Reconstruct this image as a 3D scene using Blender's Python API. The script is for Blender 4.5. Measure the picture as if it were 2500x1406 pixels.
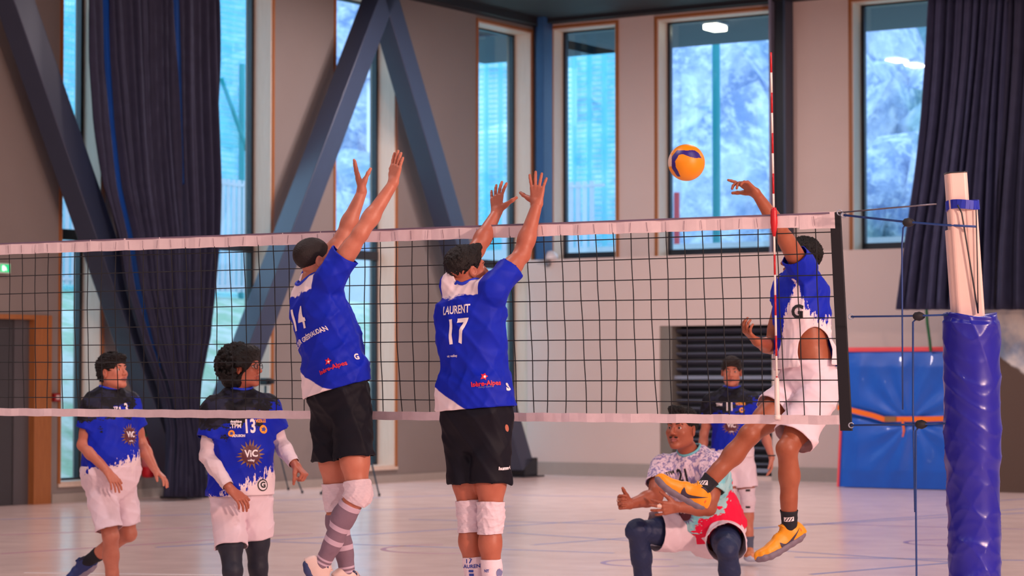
import bpy, bmesh, math, random
import numpy as np
from mathutils import Vector, Matrix
from mathutils.bvhtree import BVHTree

for o in list(bpy.data.objects):
    bpy.data.objects.remove(o, do_unlink=True)
random.seed(7)
rng = np.random.default_rng(7)
SC = bpy.context.scene
COL = SC.collection

# ------------------------------------------------------------------ camera
FPX = 6000.0                       # focal length in pixels of the 2500 px wide frame
PITCH = math.atan(220.0 / FPX)
CAM_Z = 1.64
cam_data = bpy.data.cameras.new('camera')
cam_data.sensor_fit = 'HORIZONTAL'
cam_data.sensor_width = 36.0
cam_data.lens = 36.0 * FPX / 2500.0
cam_data.clip_start = 0.05
cam_data.clip_end = 500.0
cam_data.dof.use_dof = True
cam_data.dof.focus_distance = 12.3
cam_data.dof.aperture_fstop = 4.5
camera = bpy.data.objects.new('camera', cam_data)
camera.location = (0, 0, CAM_Z)
camera.rotation_euler = (math.pi / 2 + PITCH, 0, 0)
COL.objects.link(camera)
SC.camera = camera

# ------------------------------------------------------------------ world, exposure
world = bpy.data.worlds.new('overcast_sky')
SC.world = world
world.use_nodes = True
_bg = world.node_tree.nodes['Background']
_bg.inputs[0].default_value = (0.56, 0.76, 1.0, 1)
_bg.inputs[1].default_value = 3.2
SC.view_settings.view_transform = 'Standard'
SC.view_settings.look = 'None'
SC.view_settings.gamma = 1.0
SC.view_settings.exposure = 0.08
SC.view_settings.use_curve_mapping = False
LAMP_POWER = 150.0                 # each ceiling luminaire
LAMP_COLOR = (1.0, 0.82, 0.82)
KEY_POWER = 1700.0                  # unseen key lamp added on the side wall
KEY_COLOR = (1.0, 0.64, 0.52)

# ------------------------------------------------------------------ geometry of the place
def ray(x, y):
    a = (x - 1250) / FPX
    b = -(y - 703) / FPX
    c, s = math.cos(PITCH), math.sin(PITCH)
    return Vector((a, c - b * s, s + b * c))
CAM = Vector((0, 0, CAM_Z))
def P(x, y, Y):
    r = ray(x, y)
    return CAM + r * (Y / r.y)
def on_floor(x, y, z=0.0):
    r = ray(x, y)
    return CAM + r * ((z - CAM_Z) / r.z)
_A = math.radians(57)
UX = Vector((math.sin(_A), -math.cos(_A), 0))     # along the right-hand wall, away from the corner
VX = Vector((-math.cos(_A), -math.sin(_A), 0))    # along the left-hand wall, away from the corner
C0 = on_floor(1320, 1156); C0.z = 0
def R(u, v, z=0.0):
    return C0 + UX * u + VX * v + Vector((0, 0, z))
def uvz(p):
    q = p - C0
    return q.dot(UX), q.dot(VX), p.z
def left_at(x, y, u=0.0):          # pixel -> (v, z) on the plane u
    r = ray(x, y); t = ((C0 - CAM).dot(UX) + u) / r.dot(UX)
    q = uvz(CAM + r * t); return q[1], q[2]
def right_at(x, y, v=0.0):         # pixel -> (u, z) on the plane v
    r = ray(x, y); t = ((C0 - CAM).dot(VX) + v) / r.dot(VX)
    q = uvz(CAM + r * t); return q[0], q[2]
ROOM = Matrix(((UX.x, VX.x, 0, C0.x), (UX.y, VX.y, 0, C0.y), (0, 0, 1, 0), (0, 0, 0, 1)))

# ------------------------------------------------------------------ objects
def tag(o, label=None, cat=None, group=None, kind=None):
    if label: o['label'] = label
    if cat: o['category'] = cat
    if group: o['group'] = group
    if kind: o['kind'] = kind
    return o
def empty(name, loc=(0, 0, 0), label=None, cat=None, group=None, kind=None):
    o = bpy.data.objects.new(name, None)
    o.empty_display_size = 0.1
    o.location = loc
    COL.objects.link(o)
    return tag(o, label, cat, group, kind)
def link(name, me, m=None, parent=None, smooth=False):
    o = bpy.data.objects.new(name, me)
    COL.objects.link(o)
    if m is not None:
        me.materials.clear(); me.materials.append(m)
    if smooth:
        me.polygons.foreach_set('use_smooth', [True] * len(me.polygons))
    if parent is not None:
        o.parent = parent
        o.matrix_parent_inverse = Matrix.Translation(-Vector(parent.location)) if parent.parent is None else Matrix()
        if parent.parent is not None:
            pass
    return o
def mesh_np(name, V, F):
    me = bpy.data.meshes.new(name)
    V = np.asarray(V, dtype=np.float64)
    if isinstance(F, np.ndarray):
        n = F.shape[1]
        me.vertices.add(len(V)); me.vertices.foreach_set('co', V.ravel())
        me.loops.add(F.size); me.loops.foreach_set('vertex_index', F.ravel().astype(np.int32))
        me.polygons.add(len(F))
        me.polygons.foreach_set('loop_start', np.arange(0, F.size, n, dtype=np.int32))
        me.polygons.foreach_set('loop_total', np.full(len(F), n, dtype=np.int32))
        me.update(calc_edges=True); me.validate()
    else:
        me.from_pydata([tuple(v) for v in V], [], F); me.update()
    return me

class MB:
    """collects boxes, prisms and tubes (world coordinates) into one mesh"""
    def __init__(s): s.v = []; s.f = []
    def add(s, V, F):
        n = len(s.v); s.v += [tuple(v) for v in V]; s.f += [tuple(i + n for i in f) for f in F]; return s
    def hexa(s, a, b):             # a, b: two loops of the same corner count
        n = len(a); F = [tuple(range(n - 1, -1, -1)), tuple(range(n, 2 * n))]
        F += [(i, (i + 1) % n, n + (i + 1) % n, n + i) for i in range(n)]
        return s.add(list(a) + list(b), F)
    def rbox(s, u0, u1, v0, v1, z0, z1):   # box in room coordinates
        a = [R(u0, v0, z0), R(u1, v0, z0), R(u1, v1, z0), R(u0, v1, z0)]
        b = [R(u0, v0, z1), R(u1, v0, z1), R(u1, v1, z1), R(u0, v1, z1)]
        # room axes are left handed seen from above when u x v points down
        if UX.cross(VX).z < 0: a.reverse(); b.reverse()
        return s.hexa(a, b)
    def obox(s, c, ax, ay, az, hx, hy, hz):  # oriented box
        c = Vector(c); pts = []
        for sz in (-1, 1):
            for sx, sy in ((-1, -1), (1, -1), (1, 1), (-1, 1)):
                pts.append(c + ax * (sx * hx) + ay * (sy * hy) + az * (sz * hz))
        return s.hexa(pts[:4], pts[4:])
    def beam(s, a, b, wdir, w, h):   # rectangular bar from a to b
        a, b = Vector(a), Vector(b); d = (b - a).normalized()
        x = (wdir - d * wdir.dot(d)).normalized(); y = d.cross(x)
        q = [x * (sx * w / 2) + y * (sy * h / 2) for sx, sy in ((-1, -1), (1, -1), (1, 1), (-1, 1))]
        return s.hexa([a + k for k in q], [b + k for k in q])
    def tube(s, pts, r, n=6, cap=True):
        pts = [Vector(p) for p in pts]; rings = []
        rr = r if isinstance(r, (list, tuple)) else [r] * len(pts)
        up = None
        for i, p in enumerate(pts):
            d = (pts[min(i + 1, len(pts) - 1)] - pts[max(i - 1, 0)]).normalized()
            if up is None:
                up = Vector((0, 0, 1)) if abs(d.z) < .9 else Vector((1, 0, 0))
            x = d.cross(up).normalized(); up = x.cross(d)
            rings.append([p + x * (rr[i] * math.cos(2 * math.pi * k / n)) + up * (rr[i] * math.sin(2 * math.pi * k / n)) for k in range(n)])
        V = [q for ring in rings for q in ring]; F = []
        for i in range(len(pts) - 1):
            for k in range(n):
                F.append((i * n + k, (i + 1) * n + k, (i + 1) * n + (k + 1) % n, i * n + (k + 1) % n))
        if cap:
            F.append(tuple(range(n))); m = (len(pts) - 1) * n; F.append(tuple(m + k for k in range(n - 1, -1, -1)))
        return s.add(V, F)
    def lathe(s, c, ax, prof, n=20):   # prof: (distance along ax, radius)
        c = Vector(c); ax = Vector(ax).normalized()
        return s.tube([c + ax * t for t, _ in prof], [max(r, 1e-4) for _, r in prof], n)
    def build(s, name, m, parent=None, smooth=False, bevel=0.0, fix=True):
        me = bpy.data.meshes.new(name); me.from_pydata(s.v, [], s.f); me.update()
        bm = bmesh.new(); bm.from_mesh(me)
        bmesh.ops.remove_doubles(bm, verts=bm.verts, dist=1e-5)
        if fix: bmesh.ops.recalc_face_normals(bm, faces=bm.faces)
        if bevel:
            bmesh.ops.bevel(bm, geom=[e for e in bm.edges if len(e.link_faces) == 2 and e.calc_face_angle(0) > .5], offset=bevel, segments=2, affect='EDGES', profile=.5)
        bm.to_mesh(me); bm.free()
        return link(name, me, m, parent, smooth)

def empty_part(name, parent):
    e = bpy.data.objects.new(name, None); e.empty_display_size = .05; COL.objects.link(e); e.parent = parent
    e.matrix_parent_inverse = Matrix.Translation(-Vector(parent.location)); return e


# ------------------------------------------------------------------ materials
def lin(c):
    return tuple(((v / 255) / 12.92 if v / 255 <= .04045 else (((v / 255) + .055) / 1.055) ** 2.4) for v in c) + (1.0,)
class NT:
    def __init__(s, name):
        s.m = bpy.data.materials.new(name); s.m.use_nodes = True; s.t = s.m.node_tree
        s.b = s.t.nodes['Principled BSDF']; s.out = s.t.nodes['Material Output']
    def n(s, typ, **kw):
        x = s.t.nodes.new(typ)
        for k, v in kw.items():
            if k.startswith('i_'): x.inputs[int(k[2:])].default_value = v
            else: setattr(x, k, v)
        return x
    def l(s, a, b): s.t.links.new(a, b)
    def math(s, op, a, b=None, clamp=False):
        x = s.n('ShaderNodeMath', operation=op, use_clamp=clamp)
        for i, q in enumerate((a, b)):
            if q is None: continue
            if isinstance(q, (int, float)): x.inputs[i].default_value = q
            else: s.l(q, x.inputs[i])
        return x.outputs[0]
    def mix(s, fac, a, b):
        x = s.n('ShaderNodeMix', data_type='RGBA')
        if isinstance(fac, (int, float)): x.inputs[0].default_value = fac
        else: s.l(fac, x.inputs[0])
        for i, q in ((6, a), (7, b)):
            if isinstance(q, tuple): x.inputs[i].default_value = q
            else: s.l(q, x.inputs[i])
        return x.outputs[2]
    def noise(s, vec, scale, detail=3.0, rough=.5, dist=0.0):
        x = s.n('ShaderNodeTexNoise'); x.inputs['Scale'].default_value = scale
        x.inputs['Detail'].default_value = detail; x.inputs['Roughness'].default_value = rough; x.inputs['Distortion'].default_value = dist
        if vec is not None: s.l(vec, x.inputs['Vector'])
        return x.outputs['Fac']
    def coord(s): return s.n('ShaderNodeTexCoord').outputs['Object']
    def attr(s, name): return s.n('ShaderNodeAttribute', attribute_name=name).outputs['Vector']
    def sep(s, v):
        x = s.n('ShaderNodeSeparateXYZ'); s.l(v, x.inputs[0]); return x.outputs
    def scale(s, v, sc):
        x = s.n('ShaderNodeMapping'); s.l(v, x.inputs[0]); x.inputs['Scale'].default_value = sc; return x.outputs[0]
    def step(s, v, t, w=.02):
        x = s.n('ShaderNodeMapRange', interpolation_type='SMOOTHSTEP'); s.l(v, x.inputs[0])
        x.inputs[1].default_value = t - w; x.inputs[2].default_value = t + w; return x.outputs[0]
    def bump(s, h, st, dist=.01):
        x = s.n('ShaderNodeBump'); s.l(h, x.inputs['Height']); x.inputs['Strength'].default_value = st; x.inputs['Distance'].default_value = dist
        s.l(x.outputs[0], s.b.inputs['Normal'])
    def base(s, c):
        if isinstance(c, tuple): s.b.inputs['Base Color'].default_value = c
        else: s.l(c, s.b.inputs['Base Color'])
def mat(name, c, rough=.6, var=.12, scale=8.0, metal=0.0, bump=0.0, bscale=60.0, spec=.5, stretch=None, c2=None, coat=0.0, sheen=0.0):
    """plain coloured surface with a little uneven tone and relief"""
    t = NT(name); t.b.inputs['Roughness'].default_value = rough; t.b.inputs['Metallic'].default_value = metal
    t.b.inputs['Specular IOR Level'].default_value = spec
    t.b.inputs['Coat Weight'].default_value = coat; t.b.inputs['Sheen Weight'].default_value = sheen
    co = t.coord()
    if stretch: co = t.scale(co, stretch)
    a = lin(c); b = lin(c2) if c2 else tuple(v * (1 - var) for v in a[:3]) + (1.0,)
    nz = t.noise(co, scale, 4)
    t.base(t.mix(nz, a, b))
    if bump: t.bump(t.noise(co, bscale, 3), bump)
    return t.m

# ================================================================== STRUCTURE
CEIL = 7.8
U_END, V_END = 31.0, 44.0
def plaster(name, c, c2):
    t = NT(name); t.b.inputs['Roughness'].default_value = .75
    co = t.coord()
    t.base(t.mix(t.noise(co, .8, 4), lin(c), lin(c2)))
    t.bump(t.noise(co, 90, 2), .08)
    return t.m
M_WALL_L = plaster('plaster_taupe', (140, 129, 124), (128, 117, 113))
M_WALL_R = plaster('plaster_cream', (218, 198, 190), (208, 188, 181))
M_SKIRT = mat('skirting_grey', (170, 160, 152), .5)
M_CEIL = mat('ceiling_black', (26, 26, 34), .7)
M_STEEL = mat('steel_anthracite', (56, 66, 90), .38, var=.15, scale=3, spec=.6)
M_FRAME = mat('window_frame_grey', (30, 36, 46), .4)
M_WOOD = mat('pine_light', (226, 206, 190), .5, scale=3, stretch=(14, 14, .8), c2=(208, 184, 164), bump=.05)
M_CASE = mat('casing_orange_wood', (176, 112, 62), .45, scale=4, stretch=(12, 12, 1), c2=(142, 82, 40))
M_DOOR = mat('door_grey', (62, 60, 64), .5)
M_TEAL = mat('teal_paint', (20, 150, 160), .45)

def glass_mat():
    t = NT('window_glass'); nt = t.t
    tr = t.n('ShaderNodeBsdfTransparent'); tr.inputs[0].default_value = (.86, .95, .97, 1)
    gl = t.n('ShaderNodeBsdfGlossy'); gl.inputs['Roughness'].default_value = .02
    fr = t.n("ShaderNodeLayerWeight"); fr.inputs[0].default_value = .5
    mx = t.n('ShaderNodeMixShader')
    f2 = t.math("ADD", t.math("MULTIPLY", t.math("POWER", fr.outputs[1], 5.0), .9), .05, True)
    t.l(f2, mx.inputs[0]); t.l(tr.outputs[0], mx.inputs[1]); t.l(gl.outputs[0], mx.inputs[2])
    t.l(mx.outputs[0], t.out.inputs[0])
    # faint dust on the pane
    t.noise(t.coord(), 3)
    return t.m
M_GLASS = glass_mat()

# floor: pale sports floor, slightly glossy, with the marks of wear
def floor_mat():
    t = NT('sports_floor'); co = t.coord()
    a = t.noise(co, .35, 4); b = t.noise(t.scale(co, (1, 6, 1)), 1.6, 4)
    c = t.mix(a, lin((250, 226, 216)), lin((242, 212, 206)))
    c = t.mix(t.math('MULTIPLY', b, .45), c, lin((224, 192, 188)))
    t.base(c)
    r = t.n('ShaderNodeMapRange'); t.l(t.noise(co, 2.2, 4), r.inputs[0]); r.inputs[3].default_value = .14; r.inputs[4].default_value = .28
    t.l(r.outputs[0], t.b.inputs['Roughness'])
    t.b.inputs['Specular IOR Level'].default_value = .5
    t.bump(t.noise(co, 5, 2), .02)
    return t.m
M_FLOOR = floor_mat()
m = MB(); m.rbox(-.5, U_END, -.2, V_END, -.12, 0)
floor = m.build('floor', M_FLOOR); tag(floor, kind='structure')

def line(pts, w, m, z=.0012):
    """painted court line: a 2 mm coat laid along floor points"""
    V = []; F = []
    pts = [Vector((p.x, p.y, 0)) for p in pts]
    for i, p in enumerate(pts):
        d = (pts[min(i + 1, len(pts) - 1)] - pts[max(i - 1, 0)]).normalized(); n = Vector((-d.y, d.x, 0)) * (w / 2)
        V += [p + n + Vector((0, 0, z)), p - n + Vector((0, 0, z)), p + n - Vector((0, 0, .001)), p - n - Vector((0, 0, .001))]
    for i in range(len(pts) - 1):
        a = 4 * i; b = a + 4
        F += [(a, a + 1, b + 1, b), (a + 2, a, b, b + 2), (a + 1, a + 3, b + 3, b + 1)]
    return link('court_line', mesh_np('court_line', V, F), m, floor)
ML_BLUE = mat('line_blue', (112, 128, 190), .4); ML_RED = mat('line_red', (176, 120, 150), .4)
ML_WHITE = mat('line_white', (240, 232, 232), .4); ML_PURP = mat('line_purple', (140, 112, 170), .4)
for (x0, y0, x1, y1, w, mm) in [
    (0, 1268, 1250, 1236, .05, ML_BLUE), (0, 1352, 760, 1302, .05, ML_RED), (0, 1306, 520, 1286, .05, ML_RED), (380, 1336, 1500, 1268, .05, ML_BLUE),
    (60, 1398, 560, 1404, .06, ML_WHITE), (660, 1322, 1500, 1350, .05, ML_BLUE), (1000, 1268, 1640, 1282, .05, ML_BLUE),
    (1300, 1330, 2500, 1242, .05, ML_BLUE), (1240, 1300, 2320, 1372, .05, ML_BLUE), (1820, 1290, 2500, 1252, .06, ML_BLUE),
    (1940, 1360, 2500, 1368, .06, ML_BLUE), (1980, 1402, 2320, 1374, .06, ML_BLUE), (1960, 1278, 2500, 1292, .05, ML_PURP),
    (660, 1222, 1220, 1206, .05, ML_BLUE), (1250, 1208, 1640, 1216, .05, ML_BLUE), (2440, 1222, 2500, 1218, .05, ML_BLUE)]:
    a, b = on_floor(x0, y0), on_floor(x1, y1)
    line([a, b], w, mm)
def arc(cx, cy, rx, a0, a1, mm, w=.05, n=28):
    c = on_floor(cx, cy); rad = (on_floor(cx + rx, cy) - c).length
    line([c + Vector((math.cos(a0 + (a1 - a0) * i / n), math.sin(a0 + (a1 - a0) * i / n), 0)) * rad for i in range(n + 1)], w, mm)
arc(1090, 1340, 155, math.radians(95), math.radians(300), ML_RED)
arc(1590, 1374, 118, math.radians(60), math.radians(300), ML_PURP)
arc(2330, 1325, 118, math.radians(70), math.radians(290), ML_PURP)

# ------------------------------------------------------------------ walls
Z_SILL, Z_HEAD = .25, 7.58
LWIN = [(11.06, 11.84), (7.41, 9.62), (4.29, 5.86), (.30, 1.95)]       # v ranges on the left wall
RWIN = [(.25, 1.52), (2.32, 4.48), (5.89, 8.05)]                        # u ranges on the right wall
Z_LEDGE, Z_RTOP = 3.66, 7.66
def wall_cells(mb, lo, hi, z0, z1, holes, box):
    cuts = sorted({lo, hi, *[h[0] for h in holes], *[h[1] for h in holes]})
    for a, b in zip(cuts, cuts[1:]):
        zs = [(z0, z1)]
        for h in holes:
            if a >= h[0] - 1e-6 and b <= h[1] + 1e-6:
                zs = [(z0, h[2]), (h[3], z1)]
        for q0, q1 in zs:
            if q1 - q0 > 1e-4: box(mb, a, b, q0, q1)
DOOR_V = (12.36, 13.9); DOOR_H = 2.43
m = MB()
wall_cells(m, -.5, V_END, 0, CEIL, [(a, b, Z_SILL, Z_HEAD) for a, b in LWIN] + [(12.04, 14.2, 0, 2.46)],
           lambda q, a, b, z0, z1: q.rbox(-.5, 0, a, b, z0, z1))
tag(m.build('wall_left', M_WALL_L), kind='structure')
m = MB()
wall_cells(m, 0, U_END, Z_LEDGE - .05, CEIL, [(a, b, Z_LEDGE - .05, Z_RTOP) for a, b in RWIN], lambda q, a, b, z0, z1: q.rbox(a, b, -.5, 0, z0, z1))
wall_cells(m, -.02, U_END, 0, Z_LEDGE, [(2.58, 4.65, .06, 2.5)], lambda q, a, b, z0, z1: q.rbox(a, b, -.0, .4, z0, z1))
m.rbox(2.4, 4.8, -.1, 0, 0, 2.7)
tag(m.build('wall_right', M_WALL_R), kind='structure')
m = MB(); m.rbox(U_END, U_END + .3, -.2, V_END, 0, CEIL); tag(m.build('wall_side', M_WALL_R), kind='structure')
m = MB(); m.rbox(0, U_END, V_END, V_END + .3, 0, CEIL); tag(m.build('wall_back', M_WALL_R), kind='structure')
m = MB(); m.rbox(-.5, U_END + .3, -.5, V_END + .3, CEIL, CEIL + .25)
ceil = m.build('ceiling', M_CEIL); tag(ceil, kind='structure')
# skirting of the low wall and of the left wall
m = MB(); m.rbox(-.02, 2.58, .4, .425, 0, .22); m.rbox(4.65, U_END, .4, .425, 0, .22); tag(m.build('baseboard_right', M_SKIRT), kind='structure')
m = MB(); m.rbox(0, .02, 0, 12.0, 0, .12); tag(m.build('baseboard_left', M_SKIRT), kind='structure')
# dark steel beams that carry the ceiling
beam_root = empty('trim_1', R(0, 0, CEIL), kind='structure')
m = MB(); m.rbox(.0, .25, 0, V_END, CEIL - .12, CEIL); m.build('edge_beam', M_CEIL, beam_root)
m = MB(); m.rbox(.25, U_END, .0, .25, CEIL - .06, CEIL); m.build('edge_beam', M_CEIL, beam_root)

# ------------------------------------------------------------------ windows
def window_left(n, v0, v1):
    w = empty('window_%d' % n, R(0, v0, Z_SILL), kind='structure')
    z0, z1 = Z_SILL, Z_HEAD; c = .045
    for a in ((v0 - c, v0, z0 - c, z1 + c), (v1, v1 + c, z0 - c, z1 + c)):
        MB().rbox(0, .02, *a).build('casing_board', M_CASE, w)
    MB().rbox(0, .02, v0, v1, z1, z1 + c).build('casing_board', M_CASE, w)
    MB().rbox(0, .03, v0 - c, v1 + c, z0 - c, z0).build('sill_board', M_WOOD, w)
    for a in ((v0, v0 + .025, z0, z1), (v1 - .025, v1, z0, z1)):
        MB().rbox(-.32, 0.0, *a).build('jamb_board', M_WOOD, w)
    MB().rbox(-.32, 0, v0 + .025, v1 - .025, z1 - .025, z1).build('jamb_board', M_WOOD, w)
    MB().rbox(-.32, 0, v0 + .025, v1 - .025, z0, z0 + .025).build('jamb_board', M_WOOD, w)
    e = .055; a0, a1 = v0 + .025, v1 - .025
    f = MB()
    f.rbox(-.4, -.32, a0, a0 + e, z0, z1); f.rbox(-.4, -.32, a1 - e, a1, z0, z1); f.rbox(-.4, -.32, a0, a1, z0, z0 + e); f.rbox(-.4, -.32, a0, a1, z1 - e, z1)
    f.rbox(-.41, -.31, a0, a1, 3.50, 3.64)
    f.build('window_frame', M_FRAME, w)
    MB().rbox(-.37, -.36, a0 + e, a1 - e, z0 + e, 3.50).build('pane', M_GLASS, w)
    MB().rbox(-.37, -.36, a0 + e, a1 - e, 3.64, z1 - e).build('pane', M_GLASS, w)
for i, (a, b) in enumerate(LWIN): window_left(i + 1, a, b)
def window_right(n, u0, u1):
    w = empty('window_%d' % n, R(u0, 0, Z_LEDGE), kind='structure')
    z0, z1 = Z_LEDGE, Z_RTOP; c = .05
    for a in ((u0 - c, u0), (u1, u1 + c)):
        MB().rbox(a[0], a[1], 0, .02, z0, z1 + c).build('casing_board', M_CASE, w)
    MB().rbox(u0, u1, 0, .02, z1, z1 + c).build('casing_board', M_CASE, w)
    for a in ((u0, u0 + .025), (u1 - .025, u1)):
        MB().rbox(a[0], a[1], -.3, 0, z0, z1).build('jamb_board', M_WOOD, w)
    MB().rbox(u0 + .025, u1 - .025, -.3, 0, z1 - .025, z1).build('jamb_board', M_WOOD, w)
    e = .055; a0, a1 = u0 + .025, u1 - .025
    f = MB()
    f.rbox(a0, a0 + e, -.38, -.3, z0, z1); f.rbox(a1 - e, a1, -.38, -.3, z0, z1); f.rbox(a0, a1, -.38, -.3, z1 - e, z1); f.rbox(a0, a1, -.38, -.3, z0 - .04, z0 + .14)
    f.build('window_frame', M_FRAME, w)
    MB().rbox(a0 + e, a1 - e, -.35, -.34, z0 + .14, z1 - e).build('pane', M_GLASS, w)
for i, (a, b) in enumerate(RWIN): window_right(i + 5, a, b)

# ------------------------------------------------------------------ door, steel
d = empty('door_1', R(0, 12.04, 0), kind='structure')
MB().rbox(-.2, .04, 12.04, 12.36, 0, 2.46).build('door_frame', M_CASE, d)
MB().rbox(-.2, .04, 12.36, 14.2, 2.40, 2.46).build('door_frame', M_CASE, d)
MB().rbox(-.12, -.06, 12.36, 12.63, 0, 2.4).build('door_leaf', mat('door_leaf_light', (84, 80, 84), .5), d)
MB().rbox(-.14, -.08, 12.63, 14.2, 0, 2.4).build('door_leaf', M_DOOR, d)

def brace(x0, y0, x1, y1, label, u=.5):
    v0, z0 = left_at(x0, y0, u); v1, z1 = left_at(x1, y1, u)
    # run on to the ceiling beam and to the floor
    t = (CEIL - .17 - z0) / (z1 - z0); a = R(u, v0 + (v1 - v0) * t, CEIL - .17)
    t = (.0 - z0) / (z1 - z0); b = R(u, v0 + (v1 - v0) * t, 0.0)
    o = empty('steel_brace', b, label, 'brace', 'diagonal steel braces')
    MB().beam(a, b + (a - b).normalized() * .22, UX, .34, .36).build('beam', M_STEEL, o, bevel=.012)
    MB().obox(b + Vector((0, 0, .012)), UX, VX, Vector((0, 0, 1)), .24, .3, .012).build('foot_plate', M_FRAME, o)
    MB().obox(b + Vector((0, 0, .17)), UX, VX, Vector((0, 0, 1)), .17, .2, .15).build('foot_shoe', M_FRAME, o, bevel=.01)
brace(35, 0, 452, 1196, 'dark steel diagonal brace crossing the upper left corner of the photo')
brace(924, 0, 478, 1190, 'grey steel diagonal brace leaning left from the peak, behind the block')
brace(936, 0, 1272, 1150, 'blue grey steel diagonal brace leaning right from the peak to the corner')
o = empty('steel_column', R(.2, .2, 0), 'blue grey steel corner column between the narrow windows', 'column')
M_STEELB = mat('steel_blue', (46, 84, 132), .4)
MB().rbox(.04, .26, .02, .24, 0, CEIL).build('column_web', M_STEELB, o, bevel=.008)
MB().rbox(.27, .40, .41, .53, Z_LEDGE, CEIL).build('column_flange', M_STEELB, o, bevel=.005)
o = empty('steel_column', R(4.75, .2, Z_LEDGE), 'dark steel column beside the large window with the antenna', 'column')
MB().rbox(4.62, 4.80, .02, .2, Z_LEDGE, CEIL).build('column_web', M_FRAME, o, bevel=.005)
MB().rbox(4.56, 4.60, .02, .3, Z_LEDGE, CEIL).build('column_flange', mat('steel_lavender', (140, 138, 160), .4), o)
MB().rbox(4.82, 4.86, .02, .3, Z_LEDGE, CEIL).build('column_flange', M_STEEL, o)

# ------------------------------------------------------------------ louvred hatch in the low wall
M_SLAT = mat('louvre_slat', (82, 86, 102), .4); M_SLAT2 = mat('louvre_bar_light', (150, 158, 176), .35, metal=.3)
o = empty('louvre_hatch', R(2.6, .2, .06), 'dark louvred roller hatch with pale bars in the cream wall', 'hatch')
MB().rbox(2.58, 2.80, .05, .38, .06, 2.5).build('side_jamb', mat('hatch_jamb', (128, 122, 114), .6), o)
MB().rbox(2.80, 4.65, .02, .06, .06, 2.5).build('back_panel', mat('hatch_dark', (30, 31, 38), .5), o)
zz = .1; k = 0
me = None
while zz < 2.42:
    pale = k in (6, 16)
    if me is None:
        s = MB().obox(R(3.72, .2, zz), UX, (VX + Vector((0, 0, .5))).normalized(), (Vector((0, 0, 1)) - VX * .5).normalized(), .91, .062, .013)
        so = s.build('slat', M_SLAT, o); me = so.data; z_first = zz
    else:
        so = bpy.data.objects.new('slat', me); COL.objects.link(so); so.parent = o
        so.matrix_parent_inverse = Matrix.Translation(-Vector(o.location)); so.location = (0, 0, zz - z_first)
    zz += .128; k += 1
for zb in (1.62, .12):
    MB().rbox(2.80, 4.64, .26, .30, zb, zb + .06).build('cross_bar', M_SLAT2, o)

# ------------------------------------------------------------------ mural block on the right
def mural_mat():
    t = NT('painted_mural'); co = t.coord(); g = t.n('ShaderNodeNewGeometry'); z = t.sep(co)[2]; x = t.sep(co)[0]
    edge = t.math('ADD', t.math('MULTIPLY', x, .72), z)               # a painted slope running down to the right
    nz = t.noise(co, 1.2, 5)
    edge = t.math('ADD', edge, t.math('MULTIPLY', nz, .5))
    fac = t.step(edge, 7.24, .03)
    pale = t.mix(t.step(t.noise(co, 1.7, 5), .55, .12), lin((214, 208, 200)), lin((120, 140, 168)))
    t.base(t.mix(fac, lin((84, 66, 56)), pale)); t.b.inputs['Roughness'].default_value = .7
    return t.m
m = MB(); m.rbox(9.05, U_END, .42, 2.3, 0, CEIL); tag(m.build('trim_2', mural_mat()), kind='structure')

# ================================================================== OUTDOORS
def terrain_h(t):
    return float(np.interp(t, [-2, .5, 2, 6, 9, 26, 40, 70, 120, 170], [-.1, -.1, .2, 2.3, 3.3, 4.3, 6.5, 17, 34, 40]))
def ground_mat():
    t = NT('hillside'); co = t.coord()
    n1 = t.noise(co, .35, 6, .6); n2 = t.noise(co, 1.3, 5, .6); z = t.sep(co)[2]
    low = t.mix(t.step(n2, .5, .12), lin((148, 178, 150)), lin((200, 204, 196)))
    hi = t.mix(t.step(n1, .5, .16), lin((204, 210, 230)), lin((140, 156, 196)))
    hi = t.mix(t.math('MULTIPLY', t.step(n2, .58, .1), .6), hi, lin((226, 228, 240)))
    t.base(t.mix(t.step(z, 5.2, 1.0), low, hi)); t.b.inputs['Roughness'].default_value = .9
    t.bump(n2, .5, .3)
    return t.m
M_HILL = ground_mat()
us = np.concatenate([np.linspace(-150, -12, 40), np.linspace(-10, 0, 16)[:-1], np.linspace(-.5, 70, 45)])
vs = np.concatenate([np.linspace(-150, -12, 40), np.linspace(-10, 0, 16)[:-1], np.linspace(-.5, 50, 34)])
V = []; F = []
for i, u in enumerate(us):
    for j, v in enumerate(vs):
        t = max(-u, -v)
        h = terrain_h(t) + (.9 * math.sin(u * .23 + 1) * math.cos(v * .19) + .5 * math.sin(u * .61) * math.sin(v * .53)) * min(1, max(0, t - 12) / 25) * 2
        if t < .4: h = -.13
        V.append(R(u, v, h))
nv = len(vs)
for i in range(len(us) - 1):
    for j in range(nv - 1):
        if us[i] >= -.5 and vs[j] >= -.5: continue
        a = i * nv + j; F.append((a, a + 1, a + nv + 1, a + nv))
g = link('outdoor_ground', mesh_np('outdoor_ground', V, F), M_HILL, smooth=True); tag(g, kind='structure')
g['label'] = 'pale frosted hillside rising beyond the windows'
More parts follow.
